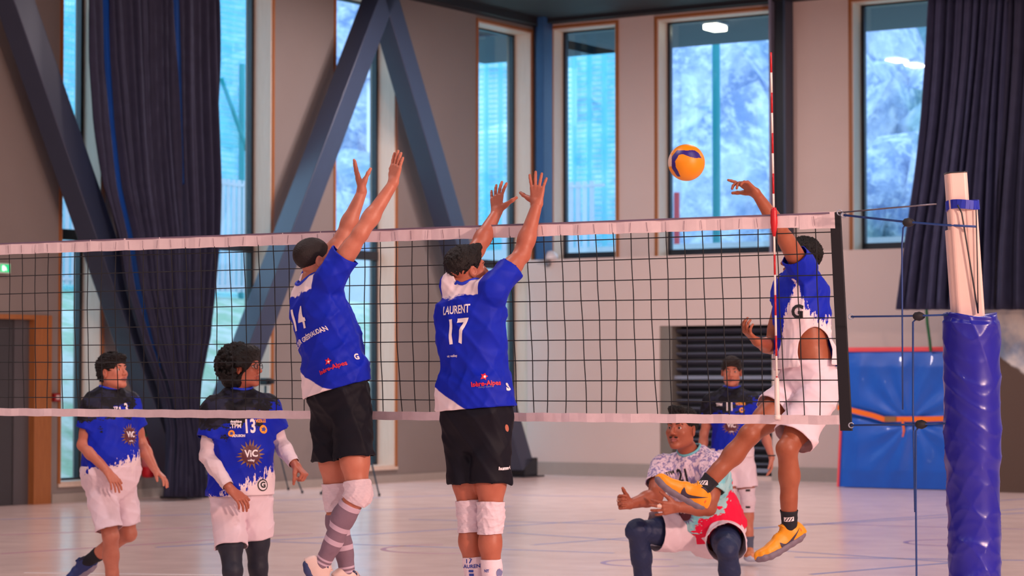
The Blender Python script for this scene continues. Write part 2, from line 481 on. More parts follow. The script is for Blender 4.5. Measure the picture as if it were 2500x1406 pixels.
# frosted scrub on the slope: too many and too blurred to count
ico = bmesh.new(); bmesh.ops.create_icosphere(ico, subdivisions=2, radius=1)
IV = np.array([v.co[:] for v in ico.verts]); IF = np.array([[v.index for v in f.verts] for f in ico.faces]); ico.free()
VV = []; FF = []; n = 0
for k in range(760):
    if rng.random() < .62:
        v = -rng.uniform(26, 105); uw = rng.uniform(-1, 10); u = 22.65 + (uw - 22.65) * (35.8 - v) / 35.8
    else:
        u = -rng.uniform(20, 75); vw = rng.uniform(-1, 13); v = 35.8 + (vw - 35.8) * (22.65 - u) / 22.65
    t = max(-u, -v); r = rng.uniform(.8, 2.3) * (1 + t / 130)
    jit = 1 + .34 * np.sin(IV @ rng.normal(0, 3, 3) + rng.uniform(0, 6)) * np.cos(IV @ rng.normal(0, 4, 3)) + rng.normal(0, .1, len(IV))
    c = np.array(R(u, v, terrain_h(t) + r * .4))
    VV.append(IV * jit[:, None] * np.array([r, r, r * rng.uniform(.9, 1.7)]) + c); FF.append(IF + n); n += len(IV)
def scrub_mat():
    t = NT('frosted_scrub'); co = t.coord()
    a = t.noise(co, .5, 5, .7); b = t.noise(co, 2.6, 5, .7)
    c = t.mix(t.step(a, .5, .14), lin((192, 202, 232)), lin((124, 144, 190)))
    c = t.mix(t.math('MULTIPLY', t.step(b, .55, .1), .75), c, lin((224, 230, 246)))
    c = t.mix(t.math('MULTIPLY', t.step(t.noise(co, .16, 3), .6, .05), .5), c, lin((96, 160, 130)))
    t.base(c); t.b.inputs['Roughness'].default_value = .9; t.bump(b, .8, .4)
    return t.m
s = link('frosted_scrub', mesh_np('frosted_scrub', np.concatenate(VV), np.concatenate(FF)), scrub_mat(), smooth=True)
tag(s, 'frost-covered scrub and bare trees on the hill behind the windows', 'scrub', kind='stuff')
# roof overhang outside
M_SOF = mat('soffit_board', (74, 78, 94), .7, scale=2, stretch=(1, 1, 1))
so = empty('roof_overhang', R(5, -2, CEIL), kind='structure'); so['label'] = 'grey board soffit under the roof overhang outside the windows'
me = None
for k in range(14):
    v1 = -.52 - k * .225
    MB().rbox(-3.6, 24, v1 - .215, v1, CEIL - .08, CEIL - .05).build('soffit_board', M_SOF, so)
for k in range(3):
    u1 = -.52 - k * .2
    MB().rbox(u1 - .19, u1, -3.6, 20, CEIL - .08, CEIL - .05).build('soffit_board', M_SOF, so)
MB().rbox(-3.7, 24, -3.75, -.5, CEIL - .05, CEIL + .3).build('roof_deck', M_CEIL, so)
MB().rbox(-1.2, -.5, -.5, 20, CEIL - .05, CEIL + .3).build('roof_deck', M_CEIL, so)
# floodlight under the overhang
_v = next(v for v in np.arange(-3.2, -.5, .02) if right_at(1746, 68, v)[1] < 7.60)
p = R(right_at(1746, 68, _v)[0], _v, right_at(1746, 68, _v)[1])
o = empty('outdoor_floodlight', p, 'lit outdoor floodlight hanging under the overhang above the teal pole', 'floodlight')
def emit(name, c, s):
    t = NT(name); t.b.inputs['Base Color'].default_value = lin(c); t.b.inputs['Emission Color'].default_value = lin(c); t.b.inputs['Emission Strength'].default_value = s
    t.l(t.mix(t.noise(t.coord(), 5), lin(c), tuple(v * .93 for v in lin(c)[:3]) + (1,)), t.b.inputs['Emission Color'])
    return t.m
MB().obox(p, UX, VX, Vector((0, 0, 1)), .13, .2, .045).build('lamp_lens', emit('flood_lens', (255, 232, 205), 9.0), o, bevel=.02)
MB().obox(p + Vector((0, 0, .07)), UX, VX, Vector((0, 0, 1)), .15, .22, .02).build('lamp_housing', M_SLAT2, o)
MB().beam(p + Vector((0, 0, .1)), Vector((p.x, p.y, CEIL - .06)), UX, .06, .06).build('lamp_stem', M_SLAT2, o)
# teal pole and fence outside
M_NET_OUT = None
def netting_mat():
    t = NT('teal_windbreak_netting'); co = t.coord()
    tr = t.n('ShaderNodeBsdfTransparent'); df = t.n('ShaderNodeBsdfDiffuse'); df.inputs[0].default_value = lin((96, 196, 212))
    tl = t.n('ShaderNodeBsdfTranslucent'); tl.inputs[0].default_value = lin((120, 214, 228))
    a1 = t.n('ShaderNodeMixShader'); a1.inputs[0].default_value = .5; t.l(df.outputs[0], a1.inputs[1]); t.l(tl.outputs[0], a1.inputs[2])
    sx = t.sep(co)
    gx = t.math('GREATER_THAN', t.math('FRACT', t.math('MULTIPLY', t.math('ADD', sx[0], sx[1]), 9)), .72)
    gz = t.math('GREATER_THAN', t.math('FRACT', t.math('MULTIPLY', sx[2], 9)), .72)
    fac = t.math('ADD', t.math('MULTIPLY', t.math('MAXIMUM', gx, gz), .34), t.math('MULTIPLY', t.noise(co, .7, 3), .55))
    mx = t.n('ShaderNodeMixShader'); t.l(fac, mx.inputs[0]); t.l(tr.outputs[0], mx.inputs[1]); t.l(a1.outputs[0], mx.inputs[2])
    t.l(mx.outputs[0], t.out.inputs[0]); return t.m
NETM = netting_mat()
fo = empty('ball_stop_fence', R(-9, 4, 3.3), 'teal ball-stop netting fence outside the tall narrow windows', 'fence')
MB().rbox(-9.01, -9.0, -6, 17, 3.2, 10.5).build('netting', NETM, fo)
for vp in (left_at(590, 300, -8.95)[0], left_at(590, 300, -8.95)[0] - 6.2, left_at(590, 300, -8.95)[0] + 5.5):
    MB().tube([R(-8.95, vp, 3.2), R(-8.95, vp, 8.0)], .06, 8).build('fence_post', M_TEAL, fo)
va, za = left_at(540, 190, -8.9); vb, zb = left_at(612, 392, -8.9)
MB().tube([R(-8.9, va, za), R(-8.9, vb, zb)], .045, 8).build('fence_brace', M_TEAL, fo)
fo = empty('ball_stop_fence', R(4, -9, 3.3), 'teal ball-stop netting fence outside the window nearest the corner column', 'fence')
MB().rbox(-9, right_at(1560, 300, -9)[0], -9.01, -9.0, 3.2, 10.0).build('netting', NETM, fo)
up_, zp_ = right_at(1748, 100, -8.95)
o = MB().tube([R(up_, -8.95, 3.2), R(up_, -8.95, zp_)], .085, 10).build('teal_pole', M_TEAL); o.data.materials[0] = mat('teal_dark', (0, 128, 140), .4)
tag(o, 'tall teal steel pole standing outside the large middle window', 'pole')
M_RED = mat('red_paint', (190, 40, 60), .4)
up2, zp2 = right_at(1652, 470, -8.6)
o = MB().tube([R(up2, -8.6, 3.2), R(up2, -8.6, zp2)], .06, 8).build('red_post', M_RED); tag(o, 'short red post outside the large middle window', 'post')
# slat railing outside both walls
M_RAILW = mat('railing_pale', (206, 206, 220), .6)
def railing(name_pts, z0, z1, label):
    o = empty('picket_railing', name_pts[0] + Vector((0, 0, z0)), label, 'railing', 'pale picket railings outside')
    a, b = name_pts; L = (b - a).length; d = (b - a) / L; n = int(L / .17)
    base = None
    for k in range(n):
        p = a + d * (k * .17)
        if base is None:
            po = MB().obox(p + Vector((0, 0, (z0 + z1) / 2)), d, d.cross(Vector((0, 0, 1))), Vector((0, 0, 1)), .055, .012, (z1 - z0) / 2).build('picket', M_RAILW, o); base = po.data; p0 = p
        else:
            po = bpy.data.objects.new('picket', base); COL.objects.link(po); po.parent = o; po.matrix_parent_inverse = Matrix.Translation(-Vector(o.location)); po.location = p - p0
    for zz in (z0 + .1, z1 - .1):
        MB().beam(a + Vector((0, 0, zz)), b + Vector((0, 0, zz)), Vector((0, 0, 1)), .06, .04).build('rail', M_RAILW, o)
railing((R(-8.6, -2.5, 0), R(-8.6, 11.5, 0)), 3.35, left_at(870, 470, -8.6)[1], 'pale picket railing on the bank outside the tall left windows')
u_a, z_a = right_at(1375, 445, -8.6); u_b, _ = right_at(1476, 445, -8.6)
railing((R(u_a - 1.5, -8.6, 0), R(u_b, -8.6, 0)), 3.35, z_a, 'pale picket railing outside the narrow window beside the corner column')
# white building behind
def far_block(name, x0, y0, x1, y1, t, label, roof):
    v0, za = left_at(x0, y1, -t); v1, zb = left_at(x1, y0, -t)
    o = empty(name, R(-t, v0, 2), label, 'building')
    MB().rbox(-t - 5, -t, min(v0, v1), max(v0, v1), 2, zb).build('wall', mat('white_render', (244, 240, 246), .7), o)
    MB().rbox(-t - 5.3, -t + .5, min(v0, v1) - .3, max(v0, v1) + .3, zb, zb + .25).build('roof', mat('roof_pale', (208, 206, 220), .6), o)
    return o
far_block('white_house', 1194, 182, 1262, 330, 22, 'white house wall glimpsed through the window left of the corner column', True)
v0, za = left_at(1150, 345, -16); v1, zb = left_at(1262, 300, -16)
o = MB().hexa([R(-16, v0, za - .12), R(-16, v1, zb - .12), R(-16, v1, zb + .18), R(-16, v0, za + .18)], [R(-15, v0, za - .12), R(-15, v1, zb - .12), R(-15, v1, zb + .18), R(-15, v0, za + .18)]).build('snowy_roof_edge', mat('snow_white', (246, 244, 250), .7))
tag(o, 'sloping snow-white roof edge in front of the white house', 'roof')
u0, z0 = right_at(1376, 306, -14); u1, z1 = right_at(1392, 166, -14)
o = MB().rbox(u0, u1, -14.3, -14, z0, z1); o.rbox((u0 + u1) / 2 - .05, (u0 + u1) / 2 + .05, -14.2, -14.1, 3.4, z0)
o = o.build('white_board', mat('white_board', (250, 248, 250), .6)); tag(o, 'upright white board on a post outside the window beside the corner column', 'board')
u0, z0 = right_at(1500, 595, -7.6); u1, z1 = right_at(2300, 585, -7.6)
o = MB().rbox(u0 - 8, u1 + 6, -8.0, -7.6, 2.0, z0 - .05).build('low_wall', mat('concrete_pale', (206, 208, 222), .8)); tag(o, kind='structure')

# ================================================================== LUMINAIRES
ZUP = Vector((0, 0, 1))
M_LENS = emit('luminaire_lens', (255, 238, 226), 5.0)
M_HOUS = mat('luminaire_housing', (190, 190, 196), .4)
_lum = {}
def luminaire(u, v, label, group, power=LAMP_POWER, L=.8, W=.45):
    o = empty('ceiling_luminaire', R(u, v, CEIL - .16), label, 'ceiling light', group)
    if not _lum:
        _lum['h'] = MB().obox((0, 0, .05), UX, VX, ZUP, W / 2 + .04, L / 2 + .04, .035).build('lamp_housing', M_HOUS, o); _lum['h'].matrix_parent_inverse = Matrix()
        _lum['l'] = MB().obox((0, 0, .0), UX, VX, ZUP, W / 2, L / 2, .015).build('lamp_lens', M_LENS, o); _lum['l'].matrix_parent_inverse = Matrix()
        _lum['s'] = MB().beam((0, 0, .08), (0, 0, .16), UX, .08, .08).build('lamp_mount', M_HOUS, o); _lum['s'].matrix_parent_inverse = Matrix()
    else:
        for k in 'hls':
            c = _lum[k].copy(); COL.objects.link(c); c.parent = o
    a = bpy.data.lights.new('lamp_light', 'AREA'); a.shape = 'RECTANGLE'; a.size = W; a.size_y = L; a.energy = power; a.color = LAMP_COLOR
    lo = bpy.data.objects.new('lamp_light', a); COL.objects.link(lo); lo.parent = o; lo.location = (0, 0, -.03)
    lo.rotation_euler = (0, 0, math.atan2(UX.y, UX.x))
    return o
for v, uu, lb_ in ((6.1, 3.64, 'left of two glowing ceiling lights mirrored in the window by the curtain'), (6.96, 3.63, 'right of two glowing ceiling lights mirrored in the window by the curtain')):
    lo_ = luminaire(uu, v, lb_, 'ceiling lights mirrored in the window'); lo_.scale = (.6, .6, 1)
for u in (6, 13, 20, 27):
    for v in (7, 16, 25, 34, 41):  # last row, behind the camera, is added to fill camera-facing sides
        luminaire(u, v, 'rectangular ceiling light out of sight above the court', 'ceiling lights above the court')
def floodlight(u, v, z, target, power, label):  # unseen lamp fitting, added to carry the warm key light
    p = R(u, v, z); d = (Vector(target) - p).normalized()
    x = d.cross(ZUP).normalized(); y = x.cross(d)
    o = empty('added_key_lamp', p, label, 'floodlight')
    MB().obox(p - d * .08, x, y, d, .55, .35, .06).build('lamp_housing', M_HOUS, o)
    MB().obox(p - d * .01, x, y, d, .5, .3, .008).build('lamp_lens', M_LENS, o)
    MB().beam(p - d * .1, R(U_END, v, z), ZUP, .06, .06).build('wall_arm', M_HOUS, o)
    a = bpy.data.lights.new('key_light', 'AREA'); a.shape = 'RECTANGLE'; a.size = 1.0; a.size_y = .6; a.energy = power; a.color = KEY_COLOR
    lo = bpy.data.objects.new('key_light', a); COL.objects.link(lo); lo.parent = o; lo.matrix_parent_inverse = Matrix.Translation(-p)
    lo.matrix_basis = Matrix.Translation(p + d * .02) @ d.to_track_quat('-Z', 'Y').to_matrix().to_4x4()
floodlight(30.4, 29, 5.6, (0, 12.6, 1.6), KEY_POWER, 'added warm key lamp out of sight to the right of the court')

# ================================================================== CURTAINS
def cloth_mat(name, c, c2, transl=None):
    t = NT(name); co = t.coord(); t.b.inputs['Roughness'].default_value = .7; t.b.inputs['Specular IOR Level'].default_value = .25
    t.base(t.mix(t.noise(co, 6, 4), lin(c), lin(c2))); t.bump(t.noise(co, 220, 2), .08)
    if transl:
        tl = t.n('ShaderNodeBsdfTranslucent'); tl.inputs[0].default_value = lin(transl); mx = t.n('ShaderNodeMixShader'); mx.inputs[0].default_value = .5
        t.l(t.b.outputs[0], mx.inputs[1]); t.l(tl.outputs[0], mx.inputs[2]); t.l(mx.outputs[0], t.out.inputs[0])
    return t.m
M_CURT = cloth_mat('curtain_black', (54, 56, 82), (40, 41, 62))
M_CURT_B = cloth_mat('curtain_backlit_blue', (30, 84, 150), (22, 66, 130), (60, 170, 245))  # window light coming through the cloth, put into the strip colour
M_CURT_R = cloth_mat('curtain_slate', (70, 74, 106), (52, 55, 82))
def curtain_panel(name, rows, s0, s1, place, m, parent, nf, amp, nx=70, ny=46, seed=0):
    """rows: (y, xl, xr); place(x, y, off) -> world; cloth solid two layers thick"""
    ys = np.array([r[0] for r in rows]); xl = np.array([r[1] for r in rows]); xr = np.array([r[2] for r in rows])
    rs = np.random.default_rng(seed); ph = rs.uniform(0, 6.28, 6)
    V = []; F = []
    Y = np.linspace(ys[0], ys[-1], ny)
    for layer in (0, .012):
        for j, y in enumerate(Y):
            a, b = np.interp(y, ys, xl), np.interp(y, ys, xr)
            for i in range(nx):
                q = i / (nx - 1); s = s0 + (s1 - s0) * q
                w = s + .012 * math.sin(y * .006 + ph[0] + s * 9)
                fold = math.sin(w * nf * 6.283 + ph[1] + .6 * math.sin(w * 17 + ph[2]))
                fold += .45 * math.sin(w * nf * 2.3 * 6.283 + ph[3] + y * .002)
                fold += .35 * math.sin(w * nf * .37 * 6.283 + ph[4])
                k = .55 + .45 * (y - ys[0]) / (ys[-1] - ys[0])
                V.append(place(a + (b - a) * s, y, amp * fold * k - layer))
    n1 = nx * ny
    for j in range(ny - 1):
        for i in range(nx - 1):
            a = j * nx + i
            F += [(a, a + nx, a + nx + 1, a + 1), (n1 + a, n1 + a + 1, n1 + a + nx + 1, n1 + a + nx)]
    for j in range(ny - 1):
        a = j * nx; F.append((a, n1 + a, n1 + a + nx, a + nx)); a = j * nx + nx - 1; F.append((a, a + nx, n1 + a + nx, n1 + a))
    for i in range(nx - 1):
        F.append((i, i + 1, n1 + i + 1, n1 + i)); a = (ny - 1) * nx + i; F.append((a, n1 + a, n1 + a + 1, a + 1))
    return link(name, mesh_np(name, V, F), m, parent, True)
def place_left(x, y, off):
    r = ray(x, y); t = ((C0 - CAM).dot(UX) + .95) / r.dot(UX); p = CAM + r * t
    p = p + UX * off; p.z = max(p.z, .004); return p
rows = [(-48, 214, 531), (0, 218, 534), (150, 222, 538), (300, 233, 541), (450, 253, 542), (580, 287, 536), (700, 306, 525), (825, 345, 511), (900, 373, 494), (950, 392, 484), (1000, 404, 482), (1050, 412, 488), (1120, 410, 496), (1212, 404, 503)]
c = empty('gathered_curtain', place_left(455, 1212, 0), 'black curtain gathered to a narrow tail in front of the left windows', 'curtain')
curtain_panel('curtain_panel', rows, 0, .10, place_left, M_CURT, c, 14, .05, 16, seed=1)
curtain_panel('backlit_strip', rows[:9], .10, .155, place_left, M_CURT_B, c, 10, .02, 10, seed=2)  # blue strip stands for daylight showing between the dark panels
curtain_panel('curtain_panel', rows, .15, .64, place_left, M_CURT, c, 17, .075, 90, seed=3)
curtain_panel('backlit_strip', rows[:5], .63, .69, place_left, M_CURT_B, c, 10, .02, 10, seed=4)
curtain_panel('curtain_panel', rows, .66, 1.0, place_left, M_CURT, c, 15, .07, 70, seed=5)
def place_right(x, y, off):
    r = ray(x, y); t = ((C0 - CAM).dot(VX) + 2.75) / r.dot(VX); p = CAM + r * t
    p = p + VX * off; p.z = min(p.z, CEIL - .01); return p
rows = [(-12, 2272, 2640), (130, 2262, 2640), (300, 2246, 2640), (450, 2228, 2640), (600, 2209, 2640), (756, 2194, 2640)]
c = empty('drawn_curtain', place_right(2400, 756, 0), 'dark slate curtain hanging at the right edge above the blue mat', 'curtain')
curtain_panel('curtain_panel', rows, 0, .52, place_right, M_CURT_R, c, 18, .11, 150, 30, seed=8)
curtain_panel('curtain_panel', rows, .515, 1, place_right, M_CURT, c, 12, .1, 80, 30, seed=9)

# ================================================================== CRASH MAT
def vinyl(name, c, c2, rough=.35):
    t = NT(name); co = t.coord(); t.b.inputs['Roughness'].default_value = rough
    t.base(t.mix(t.noise(co, 5, 3), lin(c), lin(c2))); t.bump(t.noise(co, 12, 3), .06); t.b.inputs['Coat Weight'].default_value = .15
    return t.m
M_MAT = vinyl('vinyl_blue', (4, 92, 200), (2, 80, 184), .5)
M_PIPE = mat('piping_coral', (232, 84, 92), .5); M_ORANGE = mat('strap_orange', (250, 120, 30), .5)
mo = empty('crash_mat', R(7.8, 2.0, 0), 'large blue vinyl crash mat leaning on the wall with orange strap', 'mat')
U0, U1, H = 6.63, 8.98, 2.07
def mat_v(z): return 2.1 - .12 * z
nx, nz = 90, 80; V = []; F = []
for j in range(nz):
    z = .01 + (H - .01) * j / (nz - 1)
    for i in range(nx):
        q = i / (nx - 1); u = U0 + (U1 - U0) * q
        e = min(1, 8 * q, 8 * (1 - q)) * min(1, 8 * (j / (nz - 1)), 8 * (1 - j / (nz - 1)))
        d0 = (u - 7.75); zr = z - 1.0; ang = math.atan2(zr, d0); rr = math.hypot(d0, zr)
        w = .018 * math.sin(ang * 11 + 2 * rr + math.sin(3 * ang)) * math.exp(-((rr - .5) / .5) ** 2)
        w += .012 * math.sin(u * 9 + z * 2.2 + 1.5 * math.sin(z * 2)) * (.4 + .6 * z / H) + .006 * math.sin(u * 17 - z * 5)
        w -= .05 * math.exp(-((z - (1.17 - .05 * min(max((u - 6.63) / 1.0, 0), 1) * 4)) / .07) ** 2)
        V.append(R(u, mat_v(z) + (w + .06) * e, z))
for j in range(nz - 1):
    for i in range(nx - 1):
        a = j * nx + i; F.append((a, a + nx, a + nx + 1, a + 1))
link('mat_cover', mesh_np('mat_cover', V, F), M_MAT, mo, True)
b = MB(); b.hexa([R(U0, mat_v(0) - .001, .01), R(U1, mat_v(0) - .001, .01), R(U1, mat_v(0) - .5, .01), R(U0, mat_v(0) - .5, .01)], [R(U0, mat_v(H) - .001, H), R(U1, mat_v(H) - .001, H), R(U1, mat_v(H) - .5, H), R(U0, mat_v(H) - .5, H)]); b.build('mat_core', M_MAT, mo)
MB().beam(R(U0, mat_v(H) + .01, H), R(U1, mat_v(H) + .01, H), ZUP, .07, .05).build('edge_piping', M_PIPE, mo, bevel=.01)
MB().beam(R(U0 - .01, mat_v(0) + .0, .01), R(U0 - .01, mat_v(H), H), UX, .03, .06).build('edge_piping', M_PIPE, mo)
def strap(pts, w=.075):
    b = MB()
    for p, q in zip(pts, pts[1:]): b.beam(p, q, ZUP, w, .012)
    return b
sv = lambda x, y: R(right_at(x, y, 2.06)[0], 2.06, right_at(x, y, 2.06)[1])
strap([sv(2045, 994), sv(2085, 1003), sv(2130, 1014), sv(2160, 1024), sv(2200, 1023), sv(2260, 1023), sv(2330, 1021)]).build('strap', M_ORANGE, mo)
strap([sv(2203, 1024), sv(2207, 1050), sv(2203, 1066)], .03).build('strap_tail', M_ORANGE, mo)
MB().obox(sv(2175, 1023) + VX * .01, UX, VX, ZUP, .09, .012, .04).build('strap_buckle', mat('buckle', (150, 110, 70), .4), mo)
# green hanging strap on the wall above the mat
def hang(name, pts, w, m, label, cat):
    o = strap(pts, w).build(name, m); return tag(o, label, cat)
rv = lambda x, y, v: R(right_at(x, y, v)[0], v, right_at(x, y, v)[1])
o = MB().tube([rv(2262, 757, 2.3), rv(2264, 790, 2.2), rv(2270, 832, 2.0), rv(2272, 856, 1.9)], .022, 6).build('green_rope', mat('rope_green', (40, 120, 70), .6)); tag(o, 'green rope hanging down behind the blue crash mat', 'rope')

# ================================================================== THINGS ON THE LEFT WALL
lv = lambda x, y, u: R(u, left_at(x, y, u)[0], left_at(x, y, u)[1])
o = empty('exit_sign', lv(8, 655, .05), 'lit green emergency exit sign above the grey door', 'sign')
p = lv(8, 655, .06); MB().obox(p, VX, UX, ZUP, .10, .03, .065).build('sign_box', mat('sign_white', (222, 232, 226), .5), o, bevel=.006)
p2 = p + UX * .033 - VX * .0
MB().obox(p2, VX, UX, ZUP, .085, .003, .05).build('sign_face', emit('sign_green', (30, 190, 120), .9), o)
q = p2 + UX * .005
MB().obox(q + VX * .035, VX, UX, ZUP, .022, .002, .034).build('sign_door', emit('sign_pale', (230, 255, 240), 1.0), o)
MB().beam(q + VX * .0 + ZUP * .02, q - VX * .02 - ZUP * .03, UX, .004, .014).beam(q - VX * .005, q + VX * .02 - ZUP * .03, UX, .004, .012).build('sign_runner', emit('sign_pale2', (230, 255, 240), 1.0), o)
o = empty('fire_alarm', lv(137, 970, .03), 'small red fire alarm call point between door and window', 'alarm')
p = lv(137, 970, .03); MB().obox(p, VX, UX, ZUP, .055, .03, .055).build('alarm_box', mat('alarm_red', (150, 20, 30), .4), o, bevel=.006)
MB().obox(p + UX * .031, VX, UX, ZUP, .03, .004, .03).build('alarm_face', mat('alarm_face', (214, 190, 190), .4), o)
# fire extinguisher
p = lv(362, 1166, .2); o = empty('fire_extinguisher', p, 'red fire extinguisher with green cap and black hose on the wall', 'extinguisher')
MB().lathe(p, ZUP, [(0, .06), (.02, .09), (.06, .095), (.42, .095), (.5, .075), (.54, .035), (.56, .03)], 20).build('cylinder', mat('extinguisher_red', (206, 16, 38), .3), o, True)
MB().lathe(p + ZUP * .15, ZUP, [(0, .0965), (.16, .0965)], 20).build('label_band', mat('label_pink', (226, 120, 130), .5), o, True)
MB().obox(p + ZUP * .59 + VX * -.02, VX, UX, ZUP, .07, .025, .03).build('valve_head', mat('cap_green', (20, 140, 80), .4), o, bevel=.008)
MB().tube([p + ZUP * .6 + VX * .05, p + ZUP * .72 + VX * .14, p + ZUP * .86 + VX * .04, p + ZUP * .8 - VX * .1, p + ZUP * .66 - VX * .12, p + ZUP * .45 - VX * .11], .014, 8).build('hose', M_FRAME, o, True)
MB().beam(p + ZUP * .3, p + ZUP * .3 - UX * .19, ZUP, .04, .16).build('wall_bracket', M_FRAME, o)
# small green marker and a tripod with a camera
p = on_floor(408, 1211); o = empty('floor_marker', p, 'small green floor marker below the gathered curtain', 'marker')
MB().lathe(p, ZUP, [(0, .10), (.012, .10), (.03, .07), (.05, .03)], 18).build('marker_cone', mat('marker_green', (40, 220, 120), .5), o, True)
M_TRI = mat('tripod_dark_teal', (30, 66, 84), .4)
def tripod(px, py, feet, label, head=True):
    top = P(px, py, on_floor(feet[0][0], feet[0][1]).y + .1)
    c = Vector((0, 0, 0)); fl = [on_floor(*f) for f in feet]
    o = empty('camera_tripod', Vector((top.x, top.y, 0)), label, 'tripod')
    hub = Vector((top.x, top.y, top.z - .12))
    for f in fl:
        MB().tube([hub, hub.lerp(f, .5), f + ZUP * .01], [.016, .014, .01], 8).build('leg', M_TRI, o, True)
        MB().lathe(f, ZUP, [(0, .018), (.03, .018), (.04, .012)], 8).build('foot', M_FRAME, o)
        MB().tube([hub.lerp(f, .55), Vector((hub.x, hub.y, hub.lerp(f, .62).z))], .007, 6).build('leg_strut', M_TRI, o)
    MB().tube([hub - ZUP * .75 * hub.z * .5, hub + ZUP * .1], .016, 8).build('center_column', M_TRI, o, True)
    if head:
        MB().obox(hub + ZUP * .16, UX, VX, ZUP, .07, .05, .05).build('camera_body', M_FRAME, o, bevel=.01)
        MB().lathe(hub + ZUP * .16 + UX * .06, UX, [(0, .035), (.08, .035), (.085, .03)], 14).build('camera_lens', M_CEIL, o, True)
    else:
        MB().obox(hub + ZUP * .1, UX, VX, ZUP, .06, .06, .02).build('tripod_head', M_FRAME, o)
    return o
tripod(648, 938, [(738, 1204), (704, 1196), (616, 1207)], 'dark tripod with small camera behind the curly-haired player')
tripod(884, 1010, [(926, 1211), (784, 1207), (880, 1196)], 'dark tripod standing behind the legs of player fourteen', False)
# white sensor on the ledge
p = R(.42, .34, Z_LEDGE + .06); o = empty('ledge_sensor', R(.42, .34, Z_LEDGE), 'small white dome sensor on the ledge beside the corner column', 'sensor')
MB().lathe(R(.42, .34, Z_LEDGE), ZUP, [(0, .13), (.05, .13), (.1, .1), (.14, .05), (.15, .01)], 18).build('dome', mat('sensor_white', (232, 228, 232), .4), o, True)
MB().lathe(R(.42, .405, Z_LEDGE - .07), VX, [(0, .05), (.05, .05), (.07, .03)], 14).build('socket_plate', mat('sensor_grey', (120, 120, 128), .4), o, True)
p = lv(1101, 1127, .02); o = empty('wall_socket', p, 'small black wall socket behind the legs of player seventeen', 'socket'); MB().obox(p, VX, UX, ZUP, .06, .03, .045).build('socket_box', M_FRAME, o, bevel=.006)
MB().obox(p + UX * .03, VX, UX, ZUP, .03, .006, .025).build('socket_face', M_CEIL, o)

# ================================================================== NET, ANTENNA, POST
YR, YL = 11.70, 14.39
NRt, NRb, NLt, NLb = P(2046, 518, YR), P(2069, 1036, YR), P(0, 594, YL), P(0, 1014, YL)
NLEN = (Vector((NRt.x, NRt.y)) - Vector((NLt.x, NLt.y))).length
NDIR = (NLt - NRt); NDIR.z = 0; NDIR.normalize()
NNRM = Vector((-NDIR.y, NDIR.x, 0));
if NNRM.y > 0: NNRM = -NNRM          # towards the camera
def N(s, h, off=0.0):
    """point on the net: s metres from its right end, h = 0 bottom tape .. 1 top tape"""
    q = s / NLEN
    lean = max(0, 1 - s / 1.2)
    b = NRb.lerp(NLb, q); t = NRt.lerp(NLt, q)
    if s > 1.2:
        pass
    return b.lerp(t, h) + NNRM * off
NET_L = 9.5
M_TAPE = mat('tape_white', (244, 226, 230), .6, scale=14, c2=(226, 204, 210), bump=.1, bscale=300)
M_TAPE2 = mat('tape_bottom', (236, 218, 224), .6, scale=20, c2=(210, 188, 196), bump=.1, bscale=300)
M_CORD = mat('net_cord_black', (14, 18, 26), .7)
M_BLK = mat('webbing_black', (20, 18, 28), .7)
net = empty('volleyball_net', (N(0, 0).x, N(0, 0).y, 0), 'black mesh volleyball net with white top and bottom tapes', 'net')
def tape(name, h0, h1, m, thick=.004, s0=0.0, s1=NET_L, n=190, wav=.003, bulge=0.0):
    V = []; F = []
    for i in range(n + 1):
        s = s0 + (s1 - s0) * i / n
        w = wav * math.sin(s * 23 + h0 * 9) + wav * .6 * math.sin(s * 51)
        for h, o_ in ((h0, thick), (h1, thick), (h1, -thick), (h0, -thick)):
            V.append(N(s, h + .4 * wav * math.sin(s * 31 + h * 5), o_ + w))
    for i in range(n):
        a = 4 * i
        for k in range(4): F.append((a + k, a + (k + 1) % 4, a + 4 + (k + 1) % 4, a + 4 + k))
    F += [(3, 2, 1, 0), tuple(4 * n + k for k in range(4))]
    return link(name, mesh_np(name, V, F), m, net)
tape('top_tape', .934, 1.0, M_TAPE)
tape('bottom_tape', -.002, .042, M_TAPE2)
tape('tape_end_patch', .925, 1.003, M_TAPE, .006, 0.015, .2, 8)
# stitching lines across the top tape where the mesh is laced
b = MB()
for k in range(1, int(NET_L / .1)):
    s = k * .1 + .02
    b.beam(N(s, .94, .0075), N(s + .006 * math.sin(k * 2.1), .985, .0075), NDIR, .0022, .001)
st = b.build('lacing', mat('lacing_grey', (150, 130, 142), .7), net); st['kind'] = 'stuff'
b = MB(); b.beam(N(.02, .997, 0.002), N(NET_L, .997, 0.002), ZUP, .008, .012)
b.build('top_seam', mat('seam_grey', (120, 104, 128), .7), net)
b = MB(); b.hexa([N(-.012, 1.0, .008), N(.04, 1.0, .008), N(.035, -.03, .008), N(-.022, -.03, .008)], [N(-.012, 1.0, -.008), N(.04, 1.0, -.008), N(.035, -.03, -.008), N(-.022, -.03, -.008)])
b.build('side_band', M_BLK, net)
b = MB(); r_ = .0026
wob = lambda s, h: (.003 * math.sin(s * 2.3 + h * 5) + .002 * math.sin(s * 4.1 - h * 7))
for k in range(1, 10):
    h = 1.0 - .1 * k + .005
    pts = [N(s, h + .003 * math.sin(s * 1.3 + k), wob(s, h)) for s in np.arange(0, NET_L + .01, .05)]
    b.tube(pts, r_, 4, False)
